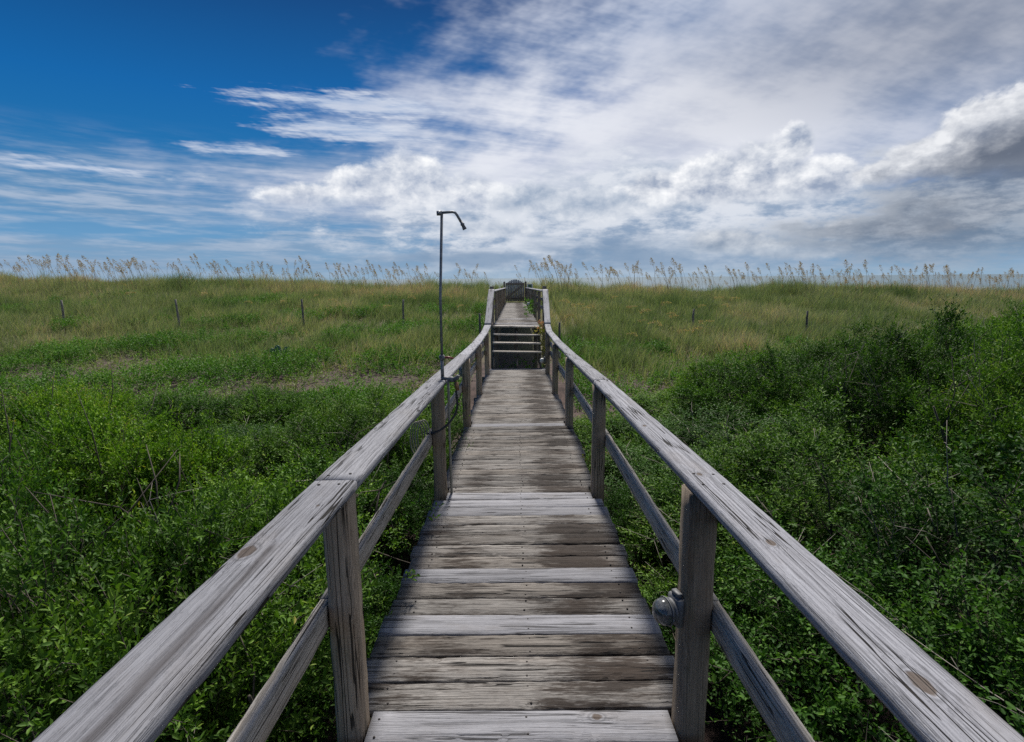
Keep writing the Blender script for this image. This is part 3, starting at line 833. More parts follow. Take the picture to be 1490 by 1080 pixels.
right = [
    ('c', 1.28, 1.35, -1.66, 'low dark shrub tucked under the right deck edge behind the lamp post'),
    ('c', 1.30, 2.8, -1.70, 'low dark shrub against the right deck edge between the first and second posts'),
    ('c', 1.32, 4.3, -1.76, 'low dark shrub against the right deck edge past the second post'),
    ('a', 1.34, 5.9, -1.86, 'low green shrub against the right deck edge beside the third post'),
    ('a', 1.36, 7.4, -1.98, 'low green shrub against the right deck edge near the fourth post'),
    ('d', 1.95, .45, -1.28, 'dark shrub under the nearest right handrail at the bottom edge'),
    ('d', 2.0, 1.9, -1.08, 'dark twiggy shrub outside the nearest right post'),
    ('e', 3.6, 2.2, -.88, 'twiggy shrub at the right edge below the big mound'),
    ('f', 2.05, 3.5, -1.26, 'leafy shrub outside the right handrail, second from the front'),
    ('f', 3.85, 3.8, -.64, 'narrow leaved shrub with pale bare sticks on the right'),
    ('e', 5.4, 4.2, -.58, 'tall leafy shrub at the right edge, middle of the mound'),
    ('d', 2.0, 5.0, -1.60, 'low dark shrub beside the second right post'),
    ('f', 4.0, 5.6, -.82, 'bright leafy shrub in the middle of the right thicket'),
    ('e', 5.8, 6.0, -.80, 'bushy bright shrub on the slope of the right mound'),
    ('e', 7.4, 6.6, -.80, 'dense shrub on the shoulder of the right mound'),
    ('a', 1.85, 6.8, -1.78, 'low light shrub beside the third right post'),
    ('e', 3.3, 7.5, -1.14, 'rounded bright shrub at the far rim of the right thicket'),
    ('f', 4.9, 7.8, -1.12, 'rounded shrub below the crest of the right mound'),
    ('e', 6.5, 8.2, -.90, 'shrub on the sloping crest of the right mound'),
    ('e', 8.3, 8.4, -.64, 'tallest shrub on the top of the right mound at the picture edge'),
    ('d', 9.9, 8.8, -.52, 'outermost shrub at the right edge behind the tallest one'),
    ('a', 2.6, 8.5, -1.86, 'small bright shrub between the right handrail and the dune grass'),
    ('a', 4.2, 9.3, -1.66, 'small bright shrub at the foot of the grassy slope on the right'),
    ('b', 6.0, 9.8, -1.36, 'small shrub behind the right mound against the grassy slope'),
]
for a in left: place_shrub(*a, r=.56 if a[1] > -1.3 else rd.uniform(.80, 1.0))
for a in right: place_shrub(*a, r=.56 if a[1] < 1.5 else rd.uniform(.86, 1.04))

# ------------------------------------------------------------------ low ground cover on the flat behind the left thicket (uncountable)
def fbm2(X, Y, seed, sc):
    rs = np.random.default_rng(seed); v = np.zeros_like(X); amp = 1.0
    for o in range(4):
        for _ in range(3):
            a = rs.uniform(0, 6.28); ph = rs.uniform(0, 6.28); k = sc * 2 ** o * rs.uniform(.7, 1.3)
            v += amp * np.sin((X * math.cos(a) + Y * math.sin(a)) * k + ph) / 3
        amp *= .6
    return v
N = 105000
X = np.concatenate([rng.uniform(-22, -1.0, N), rng.uniform(1.3, 9, N // 5)]); Y = np.concatenate([7.2 + 19.5 * rng.random(N) ** 1.25, rng.uniform(6, 16.5, N // 5)])
dn = fbm2(X, Y, 5, 1.5)
nd = 500
X = np.concatenate([X, rng.uniform(-2.0, -1.0, nd), rng.uniform(1.15, 2.2, nd)]); Y = np.concatenate([Y, rng.uniform(.6, 9.5, nd * 2)]); dn = np.concatenate([dn, np.full(nd * 2, .3)])
keep = (np.abs(X) < Y * 1.05 + 1) & (dn * 1.25 + .8 * (rng.random(len(X)) - .5) > .06 + .34 * smooth(-3.0, -5.5, X) * smooth(8.8, 9.6, Y) * (1 - smooth(14.5, 16.0, Y)) + (.55 * np.clip(fbm2(X, Y, 61, .8), -.6, 1) + .5 * np.clip(fbm2(X, Y, 62, 2.4), -.5, 1)) * smooth(8.5, 11, Y) + .62 * smooth(15.0, 20.0, Y)) & ((np.abs(X - .1) > 1.0) | (dn == .3))
dry = (~keep) & (rng.random(len(X)) < .22) & (Y < 17) & (np.abs(X) < Y * 1.05 + 1) & (np.abs(X - .1) > 1.1)
keep = keep | dry; dry = dry[keep]
X, Y, dn = X[keep], Y[keep], dn[keep]
Zc = ground_h(X, Y) + np.clip(dn + .1, 0, 1) * .42 * rng.random(len(X))
out = unit(np.stack([rng.normal(0, .35, len(X)), rng.normal(0, .35, len(X)), np.ones(len(X))], 1))
V, q, T, _ = leaves(np.stack([X, Y, Zc], 1), out, 7, (.10, .30), .062, .42, rng, spread=1.1)
tone = np.clip(.30 + .3 * T + rng.normal(0, .15, len(T)) + np.concatenate([np.repeat(np.clip(dn, -.5, 1) * -.10 + .35 * (fbm2(X, Y, 77, .9) > .55) * rng.random(len(X)), 7)] * 2), 0, .95)
tone = np.where(np.concatenate([np.repeat(dry, 7)] * 2), .98 + .02 * rng.random(len(tone)), tone)
tag(obj('ground_cover', new_mesh('ground_cover', V, q, None, M['cover'], False, tone)), kind='stuff')

# ------------------------------------------------------------------ dune grass (uncountable)
def blades(X, Y, hgt, w, rs, tone, lean=(.15, 0)):
    n = len(X); Z = ground_h(X, Y) - .03
    a = rs.uniform(0, 6.28, n); cur = rs.uniform(.15, .75, n)
    dx = np.cos(a) * cur + lean[0]; dy = np.sin(a) * cur + lean[1]
    wa = rs.uniform(0, 6.28, n); wx = np.cos(wa) * w; wy = np.sin(wa) * w
    P = []
    for t, ws in ((0, 1.0), (.45, .8), (.8, .45)):
        h = hgt * t; x = X + dx * hgt * t * t * .8; y = Y + dy * hgt * t * t * .8; z = Z + h * (1 - .18 * t * cur)
        P.append(np.stack([x - wx * ws, y - wy * ws, z], 1)); P.append(np.stack([x + wx * ws, y + wy * ws, z], 1))
    P.append(np.stack([X + dx * hgt * .8, Y + dy * hgt * .8, Z + hgt * (1 - .22 * cur)], 1))
    V = np.stack(P, 1).reshape(-1, 3)
    k = np.arange(n)[:, None] * 7
    q = np.concatenate([k + np.array([[0, 1, 3, 2]]), k + np.array([[2, 3, 5, 4]])]); t3 = k + np.array([[4, 5, 6]])
    return V, q, t3, np.concatenate([tone, tone, tone])
NG = 400000
Yg = 12.0 + (38.5 - 12.0) * rng.random(NG) ** .85
Xg = (rng.random(NG) * 2 - 1) * (Yg * 1.02 + 2)
# tufts: pull roots towards random clump centres
cl = rng.normal(0, .10, (NG, 2)); gxs = np.round(Xg / .52 + fbm2(Yg, Xg, 3, 2) * .8) * .52; gys = np.round(Yg / .52 + fbm2(Xg, Yg, 4, 2) * .8) * .52
pull = rng.random(NG) < .72
Xg = np.where(pull, gxs + cl[:, 0], Xg); Yg = np.where(pull, gys + cl[:, 1], Yg)
dn = fbm2(Xg, Yg, 9, .5)
start = 13.2 + 1.5 * fbm2(Xg, Yg, 8, .35) + np.where(Xg < 0, 3.0, 0)
keep = (rng.random(NG) < smooth(-2.5, 2.0, Yg - start)) & ((np.abs(Xg - cx(Yg) - .05) > .95) | (Yg > 31.6)) & (Yg < 38.3)
Xg, Yg, dn = Xg[keep], Yg[keep], dn[keep]
hg = (.36 + .30 * rng.random(len(Xg)) ** 2 + .14 * dn) * (1 + .35 * smooth(25, 31, Yg))
hg *= np.clip(1 + .42 * fbm2(Xg, Yg, 44, 1.7), .45, 1.7)
hg *= 1 - .35 * (np.abs(Xg - cx(Yg)) < 1.8)
straw = fbm2(Xg, Yg, 21, .6) * .20 + fbm2(Xg, Yg, 33, 2.6) * .17 + .40 * smooth(26.5, 31.0, Yg) * (np.clip(fbm2(Xg, Yg * .3, 22, .5), -.6, 1) + .35)
tone = np.clip(.295 + straw + rng.normal(0, .19, len(Xg)), 0, 1)
V, q, t3, tn = blades(Xg, Yg, hg, .0042 + .0036 * rng.random(len(Xg)), rng, tone)
tag(obj('dune_grass', new_mesh('dune_grass', V, q, t3, M['grass'], False, tn)), kind='stuff')

# ------------------------------------------------------------------ sea oats: each stalk with its seed head
def oat_meshes(seed, h, lean, head=.24, straw=False, droop=.5):
    rs = np.random.default_rng(seed)
    pts = [(lean * h * (k / 6) ** 2, rs.normal(0, .01), h * k / 6) for k in range(7)]
    b = MB(); b.tube(pts, list(np.linspace(.0065, .0040, 7)), 4, False)
    tip = Vector(pts[-1]); d = (tip - Vector(pts[-2])).normalized(); side = Vector((1 if lean >= 0 else -1, 0, 0))
    spine = [tip + d * head * t - Vector((0, 0, 1)) * droop * head * t * t * .5 + side * head * droop * .6 * t * t for t in np.linspace(0, 1, 6)]
    b.tube(spine, .0018, 3, False)
    st = new_mesh('stem', np.concatenate(b.v), b.q, b.t, M['oat_stem'])
    sp = np.array([tuple(p) for p in spine])
    n = 90; t = rs.random(n); ip = np.stack([np.interp(t, np.linspace(0, 1, 6), sp[:, i]) for i in range(3)], 1)
    wid = .058 * np.sin(np.pi * np.clip(t * .9 + .12, 0, 1)) + .008
    o = rs.normal(0, 1, (n, 3)) * wid[:, None] * np.array([.7, .5, .45]); c = ip + o + np.array([side.x * .012, 0, -.012])
    ax = unit(np.array([side.x * .5, 0, -.4]) + rs.normal(0, .45, (n, 3))); s2 = unit(np.cross(ax, rs.normal(0, 1, (n, 3))))
    ll = rs.uniform(.026, .042, (n, 1)); ww = ll * .34
    V = np.stack([c, c + ax * ll * .5 + s2 * ww, c + ax * ll, c + ax * ll * .5 - s2 * ww], 1).reshape(-1, 3)
    k = np.arange(n)[:, None] * 4
    hd = new_mesh('seed_head', V, k + np.array([[0, 1, 2, 3]]), None, M['straw' if straw else 'oat'], False, rs.random(n))
    return st, hd
OATS = [oat_meshes(40 + i, 1.0 + .1 * (i % 4), [-.20, -.14, -.26, -.10, -.05, -.32, .08, -.18][i], .30 + .05 * (i % 3), droop=.15) for i in range(8)]
STRAW = [oat_meshes(80 + i, .72, [.25, .4, -.3, .18][i], .30, True, 1.3) for i in range(4)]
def place_oat(x, y, s, kinds, label, group, rz=None):
    st, hd = kinds[rd.randrange(len(kinds))]
    t = empty('sea_oat', (x, y, float(ground_h(x, y)) - .02), rd.uniform(-.6, .6) if rz is None else rz)
    t.scale = (s, s, s); tag(t, label, 'grass stalk', group)
    obj('stem', st, t, Matrix()); obj('seed_head', hd, t, Matrix())
for i in range(150):
    y = rd.uniform(28.2, 33.0); u = rd.random()
    x = -(.06 + .92 * u) * y
    cl = .5 + .5 * math.sin(x * .55 + 1.2) + .35 * math.sin(x * 1.7)
    if cl < rd.uniform(-.4, .5): continue
    place_oat(x, y, rd.uniform(.75, 1.45), OATS, 'sea oat stalk on the dune crest left of the boardwalk', 'sea oats on the crest left of the boardwalk')
for i in range(14):
    place_oat(rd.uniform(1.5, 3.6), rd.uniform(29, 32.5), rd.uniform(1.25, 1.5), OATS, 'tall sea oat stalk in the dense tuft just right of the gate', 'tall sea oats beside the gate')
for i in range(122):
    y = rd.uniform(28.2, 33.0); x = (.10 + .86 * rd.random()) * y
    place_oat(x, y, rd.uniform(.65, 1.38) * (1.08 - .10 * x / 30), OATS, 'sea oat stalk on the dune crest right of the boardwalk', 'sea oats on the crest right of the boardwalk')
for i in range(22):
    y = rd.uniform(15, 25); x = rd.uniform(1.7, 9.0) * y / 22
    place_oat(x, y, rd.uniform(.8, 1.15), STRAW, 'drooping pale straw seed head on the grassy slope right of the boardwalk', 'pale seed heads on the right slope')
for i in range(14):
    y = rd.uniform(20, 29); x = -rd.uniform(.08, .85) * y
    place_oat(x, y, rd.uniform(.8, 1.1), STRAW, 'drooping pale straw seed head on the slope left of the boardwalk', 'pale seed heads on the left slope')

# past three hundred stalks the rest of the fringe is one mass
fv, ff, ft, fo_ = [], [], [], 0
sv_, sq_, so_ = [], [], 0
def mesh_np(me):
    v = np.empty(len(me.vertices) * 3, np.float32); me.vertices.foreach_get('co', v)
    l = np.empty(len(me.loops), np.int32); me.loops.foreach_get('vertex_index', l)
    return v.reshape(-1, 3), l.reshape(-1, 4)
OAT_NP = [(mesh_np(a), mesh_np(b)) for a, b in OATS]
ro = np.random.default_rng(99)
for i in range(760):
    y = ro.uniform(28.0, 36.0); x = ro.uniform(-1, 1) * .98 * y
    if abs(x - .2) < 1.3 and y < 33: continue
    if .5 + .5 * math.sin(x * .8 + .6) + .45 * math.sin(x * 2.1) < ro.uniform(-.35, 1.0): continue
    (v1, q1), (v2, q2) = OAT_NP[int(ro.integers(0, 8))]
    sc = ro.uniform(.5, 1.3); a = ro.uniform(-.7, .7); Rm = np.array([[math.cos(a), -math.sin(a), 0], [math.sin(a), math.cos(a), 0], [0, 0, 1]]) * sc
    p = np.array([x, y, float(ground_h(x, y)) - .02])
    sv_.append(v1 @ Rm.T + p); sq_.append(q1 + so_); so_ += len(v1)
    keep_ = ro.random(len(q2)) < .75; q2 = q2[keep_]
    fv.append(v2 @ Rm.T + p); ff.append(q2 + fo_); ft.append(ro.random(len(q2))); fo_ += len(v2)
n1_ = sum(len(v) for v in sv_)
allq = np.concatenate([np.concatenate(sq_), np.concatenate(ff) + n1_])
me = new_mesh('sea_oat_fringe', np.concatenate(sv_ + fv), allq, None, M['oat'], False, np.concatenate([np.full(sum(len(q) for q in sq_), .35)] + ft))
tag(obj('sea_oat_fringe', me), kind='stuff')

# ------------------------------------------------------------------ cactus, vine, tuft on deck, sand
ct = empty('prickly_pear', (-6.35, 14.6, float(ground_h(-6.35, 14.6))))
tag(ct, 'small prickly pear cactus with rounded blue green pads in the low plants on the left', 'cactus')
def pad(c, r, yaw, tilt):
    b = MB(); V = []; k = 14
    prof = [(math.sin(u), -math.cos(u)) for u in np.linspace(0.02, math.pi - .02, 9)]
    b.lathe([(p[0] * r * .75, p[1] * r) for p in prof], k=k)
    v = b.v[0]; v[:, 1] *= .22
    m = Matrix.Translation(c) @ Matrix.Rotation(yaw, 4, 'Z') @ Matrix.Rotation(tilt, 4, 'Y')
    b.build('pad', M['cactus'], ct, m, True)
for c, r_, yw, tl in (((0, 0, .16), .17, .2, .1), ((-.16, .05, .12), .14, -.4, -.4), ((.17, .02, .18), .15, .5, .5), ((.03, -.03, .42), .14, -.1, -.15), ((-.12, .02, .36), .12, .6, -.5), ((.22, .04, .40), .11, .2, .4)):
    pad(c, r_, yw, tl)
def scatter_plant(name, label, cat, loc, pts, mat, leaf, n_per, length, seed, width=.5):
    rs = np.random.default_rng(seed); pts = np.array(pts)
    out = unit(rs.normal(0, .6, pts.shape) + np.array([0, -.2, .5]))
    V, q, T, stem = leaves(pts, out, n_per, length, leaf, width, rs)
    t = empty(name, loc); tag(t, label, cat)
    obj('foliage', new_mesh('foliage', V, q, None, M[mat], False, np.clip(rs.random(len(T)), 0, 1)), t, Matrix())
    b = MB()
    for i in range(0, len(pts)): b.tube([tuple(pts[i]), tuple(stem[i][len(stem[i]) // 2]), tuple(stem[i][-1])], [.003, .002, .001], 3, False)
    obj('stems', new_mesh('stems', np.concatenate(b.v), b.q, b.t, M['twig']), t, Matrix())
    return t
rs = np.random.default_rng(5)
scatter_plant('leafy_weed', 'green weeds growing in the gap under the stair', 'plant', (.15, 12.55, -2.35), [(rs.normal(.1, .28), rs.normal(0, .12), abs(rs.normal(0, .22))) for z in range(70)], 'cover', .07, 6, (.12, .35), 12)
scatter_plant('climbing_vine', 'yellowing vine climbing the right side of the stair', 'vine', (.70, 12.1, -2.0), [(rs.normal(0, .05), rs.normal(0, .12), z) for z in np.linspace(0, .95, 40)], 'vine', .07, 5, (.08, .2), 6)
scatter_plant('orange_sprig', 'small tuft of orange and pink leaves at the right end of the top step', 'plant', (.68, 12.35, -1.08), [(rs.normal(0, .04), rs.normal(0, .05), rs.uniform(-.06, .08)) for z in range(14)], 'flower', .06, 5, (.05, .12), 7)
scatter_plant('leafy_weed', 'green leafy weed growing over the right edge of the upper deck', 'plant', (.66, 19.0, -1.2), [(rs.normal(.02, .10), rs.normal(0, 1.6), rs.uniform(0, .42)) for z in range(64)], 'cover', .08, 6, (.1, .3), 8)
scatter_plant('leafy_branch', 'leafy twig of the shrub reaching over the left edge of the deck', 'branch', (-.60, 2.45, -1.50), [(-.25 + .035 * k + rs.normal(0, .012), rs.normal(0, .02), .02 + .012 * k - .0007 * k * k + rs.normal(0, .012)) for k in range(12)], 'leaf', .030, 7, (.05, .12), 9, .42)
scatter_plant('leafy_branch', 'leafy twig leaning on the deck in front of the shower post', 'branch', (-.62, 3.45, -1.55), [(-.12 + .03 * k + rs.normal(0, .03), rs.normal(0, .10), .02 + .02 * (k % 5) + rs.normal(0, .03)) for k in range(8)], 'leaf', .034, 9, (.08, .2), 19, .42)
scatter_plant('leafy_branch', 'leafy twig poking over the right edge of the deck beside the second right post', 'branch', (.74, 4.55, -1.62), [(.02 * k - .06 + rs.normal(0, .02), rs.normal(0, .10), .03 + .015 * k + rs.normal(0, .02)) for k in range(9)], 'vine', .030, 7, (.06, .14), 29, .42)
pw = MB(); pw.box((-.03, -.09, -.02), (.03, .09, .02), .004)
tag(pw.build('wood_block', M['pale_wood'], None, Matrix.Translation((-.46, 12.32, -1.02)) @ Matrix.Rotation(.3, 4, 'X')), 'pale end of timber at the left of the top step', 'timber')
# bare sand showing on the foredune far left
def mound(name, x, y, rx_, ry_, h, mat, kind='structure'):
    n = 26; V = []; q = []
    for j in range(9):
        r_ = j / 8
        for i in range(n):
            a = 2 * math.pi * i / n; w = 1 + .12 * math.sin(3 * a + x) + .08 * math.sin(7 * a)
            V.append((x + math.cos(a) * rx_ * r_ * w, y + math.sin(a) * ry_ * r_ * w, h * (1 - r_ * r_) ** 1.2))
    for j in range(8):
        for i in range(n): q.append((j * n + i, j * n + (i + 1) % n, (j + 1) * n + (i + 1) % n, (j + 1) * n + i))
    V = np.array(V); V[:, 2] += -.45
    V[V[:, 2] < -.44, 2] = -4.6
    return tag(obj(name, new_mesh(name, V, q, None, M[mat], True)), kind=kind)
mound('sand_mound', -21.6, 36.5, 1.6, 1.2, .62, 'sand')
# surf: low foam ridges lying on the water
fm = MB()
for k in range(14):
    x0 = rd.uniform(-160, 160); y0 = rd.uniform(95, 190); L_ = rd.uniform(12, 50)
    fm.tube([(x0 + L_ * t, y0 + 2 * math.sin(t * 5 + k), -4.98) for t in np.linspace(0, 1, 9)], [.05, .3, .42, .35, .45, .3, .38, .25, .05], 6)
o = fm.build('surf_foam', M['foam'], smooth=True); tag(o, kind='stuff')

# ------------------------------------------------------------------ world: sky with clouds, by direction
w = bpy.data.worlds.new('World'); SC.world = w; w.use_nodes = True
nt = w.node_tree
SUN_AZ, SUN_EL = 0.5, 54.0        # degrees: to the right of straight ahead, above the horizon
def build_sky():
    g = G(nt); bg = nt.nodes['Background']
    sky = g.new('TexSky'); sky.sky_type = 'NISHITA'; sky.sun_disc = False
    sky.sun_elevation = R(SUN_EL); sky.sun_rotation = R(SUN_AZ); sky.altitude = 0; sky.air_density = 1.0; sky.dust_density = .6; sky.ozone_density = 2.0
    ST = .1
    bg.inputs[1].default_value = ST
    d = g.new('TexCoord').outputs['Generated']
    dx, dy, dz = g.sep(d)
    n = g.new('Math'); n.operation = 'ARCTAN2'; g.link(dx.s, n.inputs[0]); g.link(dy.s, n.inputs[1])
    az = E(nt, n.outputs[0]) * 57.2958
    n = g.new('Math'); n.operation = 'ARCSINE'; g.link(dz.s, n.inputs[0]); el = E(nt, n.outputs[0]) * 57.2958
    zc = dz.max(0.0) + .06
    w.cycles.sampling_method = 'MANUAL'; w.cycles.sample_map_resolution = 256
    px, py = dx / zc, dy / zc                      # flat cloud deck seen from below
    K = .9 / ST
    def col(*c): return tuple(v * K for v in srgb(*c))
    e = (el / 40.0).clamp()
    def ell(a0, e0, ra, re): return 1.0 - (((az - a0) / ra).pow(2.0) + ((el - e0) / re).pow(2.0)).sqrt()
    def N2(x, y, det=5.0, rough=.6, dist=0.0):
        n = g.new('TexNoise'); n.noise_dimensions = '2D'; g.link(g.vec(x, y), n.inputs['Vector'])
        n.inputs['Scale'].default_value = 1.0; n.inputs['Detail'].default_value = det; n.inputs['Roughness'].default_value = rough; n.inputs['Distortion'].default_value = dist
        return E(nt, n.outputs[0])
    # clear sky: the physical sky under a deep polarised blue
    clear = g.ramp(e, [(0, srgb(118, 163, 198)), (.10, srgb(98, 152, 197)), (.20, srgb(58, 128, 182)), (.30, srgb(16, 108, 172)), (.40, srgb(0, 98, 168)), (.60, srgb(0, 68, 128)), (1, srgb(0, 50, 104))])
    clear = g.mix(1.0, clear, (K, K, K), 'MULTIPLY')
    base = g.mix(.97, sky.outputs[0], clear)
    c = base
    # ---- thin streaks low on the left
    st1 = N2(az * .05 + 9.5, el * .55, 4.0, .62)
    st2 = N2(az * .16 + 24.5, el * 1.3 + az * .05, 4.0, .62)
    sm = (st1 * .7 + st2 * .3 + (az + 45.0).ss(0.0, 45.0) * .08).ss(.40, .68) * el.ss(13.5, 7.0) * .78
    c = g.mix(sm, c, g.mix(st2.ss(.35, .65), col(128, 158, 190), col(178, 192, 212)))
    # ---- high veil fanning up and to the right
    th = R(24.0)
    u = px * math.cos(th) + py * math.sin(th); v = py * math.cos(th) - px * math.sin(th)
    s1 = N2(u * .5 + 3.5, v * 1.1, 6.0, .60)
    s2 = N2(u * 1.2 + 12.5, v * 3.6, 6.0, .66)
    s3 = N2(az * .11 - el * .05 + 18.5, el * .22, 4.0, .6)
    edge = g.rampf(e, [(0, .05), (.20, .12), (.27, .20), (.32, .28), (.36, .33), (.40, .35), (.435, .365), (.475, .365), (.55, .41), (.62, .48), (.72, .57), (1, .75)])   # (azimuth+45)/90 where the veil begins
    de = (az + 45.0) / 90.0 - edge
    vm = (de * 2.3 + (s1 - .5) * .9 + (s2 - .5) * .45 + (s3 - .5) * .9).ss(-.14, .62)
    tex = s1 * .42 + s2 * .2 + s3 * .38
    vc = g.mix(tex.ss(.36, .62), col(122, 146, 184), col(200, 207, 224))
    glow = ell(9.0, 12.0, 26.0, 9.5).ss(-.15, .55)
    vc = g.mix(glow * .9, vc, g.mix(tex.ss(.33, .58), col(208, 213, 229), col(238, 240, 247)))
    grey = de.ss(.20, .56) * el.ss(10.0, 18.0)
    vc = g.mix(grey * .72, vc, g.mix(tex.ss(.38, .6), col(134, 140, 154), col(172, 175, 184)))
    c = g.mix(vm * el.ss(4.0, 8.0) * .95, c, vc)
    # ---- feathered wisps with a left tip
    w1 = N2(az * .16 + el * .25 + 6.5, el * 1.5 - az * .05, 4.0, .66)
    w2 = N2(az * .9 + el * 1.6 + 15.5, el * 1.1, 3.0, .6)
    wsp = ell(-14.5, 16.0, 13.0, 1.3).max(ell(-15.5, 13.9, 9.5, 1.5)).max(ell(-25.0, 11.5, 6.5, .7) * .75).max(ell(-38.0, 9.0, 7.0, .7) * .7)
    wm = (wsp * 1.0 + (w1 - .5) * 1.5 + (w2 - .5) * .45).ss(.05, .75) * .82
    c = g.mix(wm, c, g.mix(w1.ss(.3, .7), col(176, 194, 222), col(214, 221, 235)))
    m1 = N2(az * .075 + 42.5, el * .28, 6.0, .60)
    m2 = N2(az * .19 + 57.5, el * .50, 6.0, .64)
    # ---- billows: cauliflower relief from fractal cells and noise
    def bil(a_, e_):
        n = g.new('TexVoronoi'); n.feature = 'F1'; n.voronoi_dimensions = '2D'
        n.inputs['Scale'].default_value = 1.0; n.inputs['Detail'].default_value = 3.0; n.inputs['Roughness'].default_value = .62
        n.normalize = True
        g.link(g.vec(a_ * .33 + (m2 - .5) * .8, e_ * .42 + (m1 - .5) * .8), n.inputs['Vector'])
        f = N2(a_ * .28 + 7.0, e_ * .38, 7.0, .62)
        return (1.0 - E(nt, n.outputs['Distance'])) * .5 + f * .5
    n0 = bil(az, el); n1 = bil(az - .7, el + .95)
    def heaps(c, blobs, seed, scale, white, shade, dark=None, amp=1.6, soft=.25, gain=2.3, under=.42, dk=None, opa=1.0, foot=None):
        b = None
        for a0, e0, ra, up, dn_ in blobs:
            ex = el - e0
            q = 1.0 - (((az - a0) / ra).pow(2.0) + (ex.max(0.0) / up).pow(2.0) + (ex.min(0.0) / dn_).pow(2.0)).sqrt()
            b = q if b is None else b.max(q)
        D = b + (n0 - .55) * amp
        a = D.ss(0.0, soft) 
        k = ((n0 - n1) * gain + .72 - b.max(0.0) * under).clamp()
        cc = g.mix(k, shade, white)
        if dk is not None:
            cc = g.mix((dk + (n0 - .55) * -1.6).clamp() * .95, cc, dark)
        if foot is not None: a = a * (el - foot).ss(-1.6, 1.0)
        return g.mix(a * opa, c, cc)
    W, Sd, Dk = col(254, 255, 257), col(150, 165, 190), col(84, 94, 112)
    # broken white mass across the lower sky
    mm = (m1 * .65 + m2 * .35 + ell(4.0, 5.5, 34.0, 6.4).max(-1.0) * .30 + ell(26.0, 4.5, 26.0, 6.5).max(-1.0) * .16)
    c = g.mix(mm.ss(.42, .66) * .93, c, g.mix((m2 * .65 + m1 * .35).ss(.38, .60), col(142, 163, 190), col(222, 227, 236)))
    c = heaps(c, [(-9.8, 9.2, 4.8, 3.3, 3.0), (-14.0, 8.8, 5.5, 2.2, 2.4), (-4.5, 8.4, 5.5, 2.2, 2.6), (-19.5, 7.8, 5.5, 1.4, 1.6)], 11.0, .34, W, col(160, 174, 198), amp=1.15, soft=.42, foot=7.4)
    c = heaps(c, [(2.0, 7.8, 6.0, 2.0, 2.0), (8.0, 7.2, 6.0, 2.4, 2.2), (14.0, 7.6, 5.0, 1.9, 2.0), (-2.0, 5.0, 6.0, 1.2, 1.0)], 47.0, .30, col(230, 234, 241), col(150, 168, 192), amp=1.4, soft=.6, opa=.85)
    c = heaps(c, [(20.0, 8.8, 5.5, 2.8, 2.8), (24.2, 9.2, 4.0, 3.6, 3.0), (28.4, 8.2, 4.2, 2.3, 2.4), (15.2, 8.6, 4.4, 1.7, 2.0), (26.6, 11.6, 1.7, 1.7, 2.0)], 17.0, .40, W, col(150, 164, 188), amp=1.1, soft=.34, foot=7.2)
    c = heaps(c, [(22, 3.0, 6, 1.9, 1.1), (27, 2.4, 7, 1.2, 1.0), (36.0, 5.2, 3.6, 1.2, .9), (33.0, 4.0, 10, 1.0, 1.2)], 23.0, .34, col(222, 226, 232), col(146, 160, 180), amp=1.35, soft=.6)
    # dark low bank at the right
    d1 = (ell(43.0, 6.0, 12.0, 5.5).max(ell(36.0, 3.0, 14.0, 2.6)).max(-1.0) * .38 + m2 * .55 + m1 * .45).ss(.44, .70) * .75
    c = g.mix(d1, c, g.mix(m2.ss(.35, .65), col(100, 114, 134), col(152, 162, 176)))
    bigd = ((az - 40.2) * .13 - (el - 11.0) * .30 + .34)
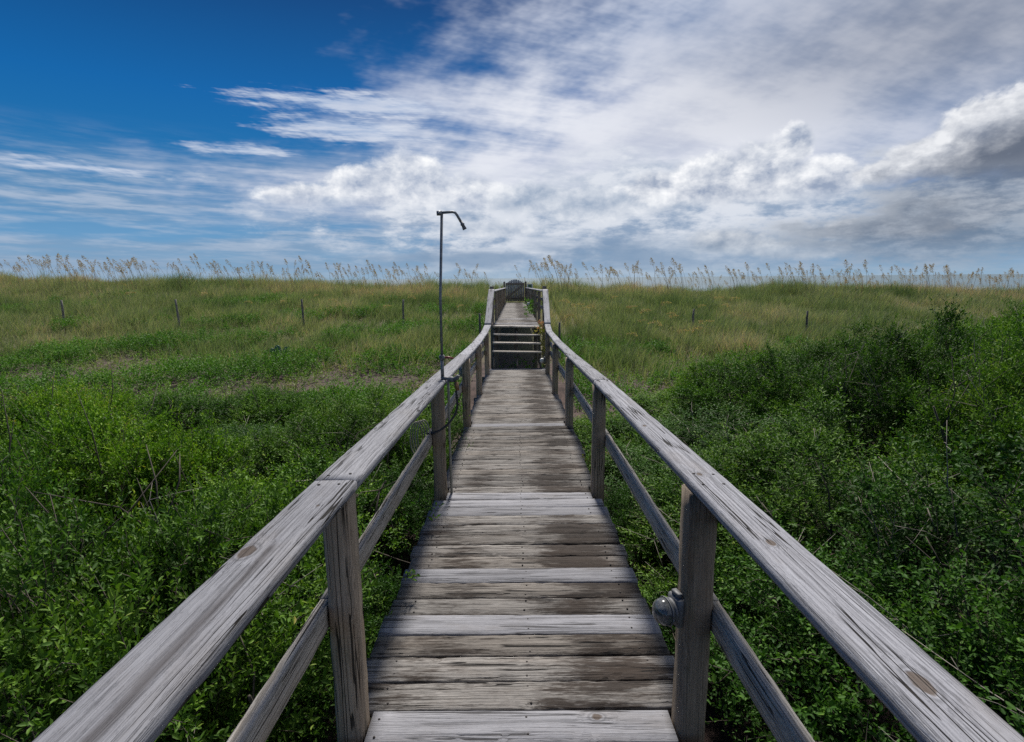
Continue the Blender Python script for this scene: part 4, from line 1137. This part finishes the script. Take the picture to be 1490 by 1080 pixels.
    c = heaps(c, [(39.6, 10.2, 3.6, 3.2, 3.0), (36.6, 9.4, 3.4, 1.5, 1.8), (43.4, 10.4, 4.6, 4.6, 4.6), (33.6, 8.4, 2.6, 1.1, 1.2)], 41.0, .46, col(238, 240, 244), col(150, 159, 176), col(96, 106, 124), amp=1.45, soft=.34, dk=bigd, under=.25, foot=8.0)
    # slate rain gap over the sea
    gp = (ell(11.0, 2.4, 10.0, 2.1).max(ell(-4.0, 2.0, 12.0, 1.0) * .7).max(-1.0) + (m1 - .5) * 1.8 + (st2 - .5) * .6).ss(-.05, .75) * .80
    c = g.mix(gp, c, col(122, 148, 178))
    hb = (el.ss(4.2, 1.0) * .55 + (st1 - .5) * .8 * el.ss(6.0, 2.0)).clamp()
    c = g.mix(hb, c, col(138, 163, 190))
    hz = el.ss(1.5, -.2) * .5
    c = g.mix(hz, c, col(158, 184, 204))
    g.link(c, bg.inputs[0])
build_sky()

sl = bpy.data.lights.new('sun', 'SUN'); so = bpy.data.objects.new('sun', sl); link(so)
sl.energy = 5.0; sl.angle = R(6.0); sl.color = (1.0, .95, .87)
a, e_ = R(SUN_AZ), R(SUN_EL)
sd = Vector((math.sin(a) * math.cos(e_), math.cos(a) * math.cos(e_), math.sin(e_)))
so.rotation_euler = sd.to_track_quat('Z', 'Y').to_euler(); so.location = (0, 0, 30)

# ------------------------------------------------------------------ camera
cam = bpy.data.cameras.new('camera'); co = bpy.data.objects.new('camera', cam); link(co)
cam.sensor_width = 36.0; cam.lens = 36.0 * 790.0 / 1490.0; cam.clip_start = .05; cam.clip_end = 60000
pitch_ = math.atan(135 / 790.0)
co.matrix_world = Matrix.Translation((0, 0, Z0)) @ Matrix.Rotation(math.pi / 2 - pitch_, 4, 'X') @ Matrix.Rotation(R(-.5), 4, 'Z')
SC.camera = co
SC.view_settings.view_transform = 'Standard'; SC.view_settings.look = 'None'; SC.view_settings.exposure = 0.15; SC.view_settings.gamma = 1.0
SC.cycles.max_bounces = 6; SC.cycles.diffuse_bounces = 3; SC.cycles.transmission_bounces = 4; SC.cycles.transparent_max_bounces = 8
SC.cycles.use_denoising = False; SC.cycles.sample_clamp_indirect = 3.0; SC.cycles.sample_clamp_direct = 6.0
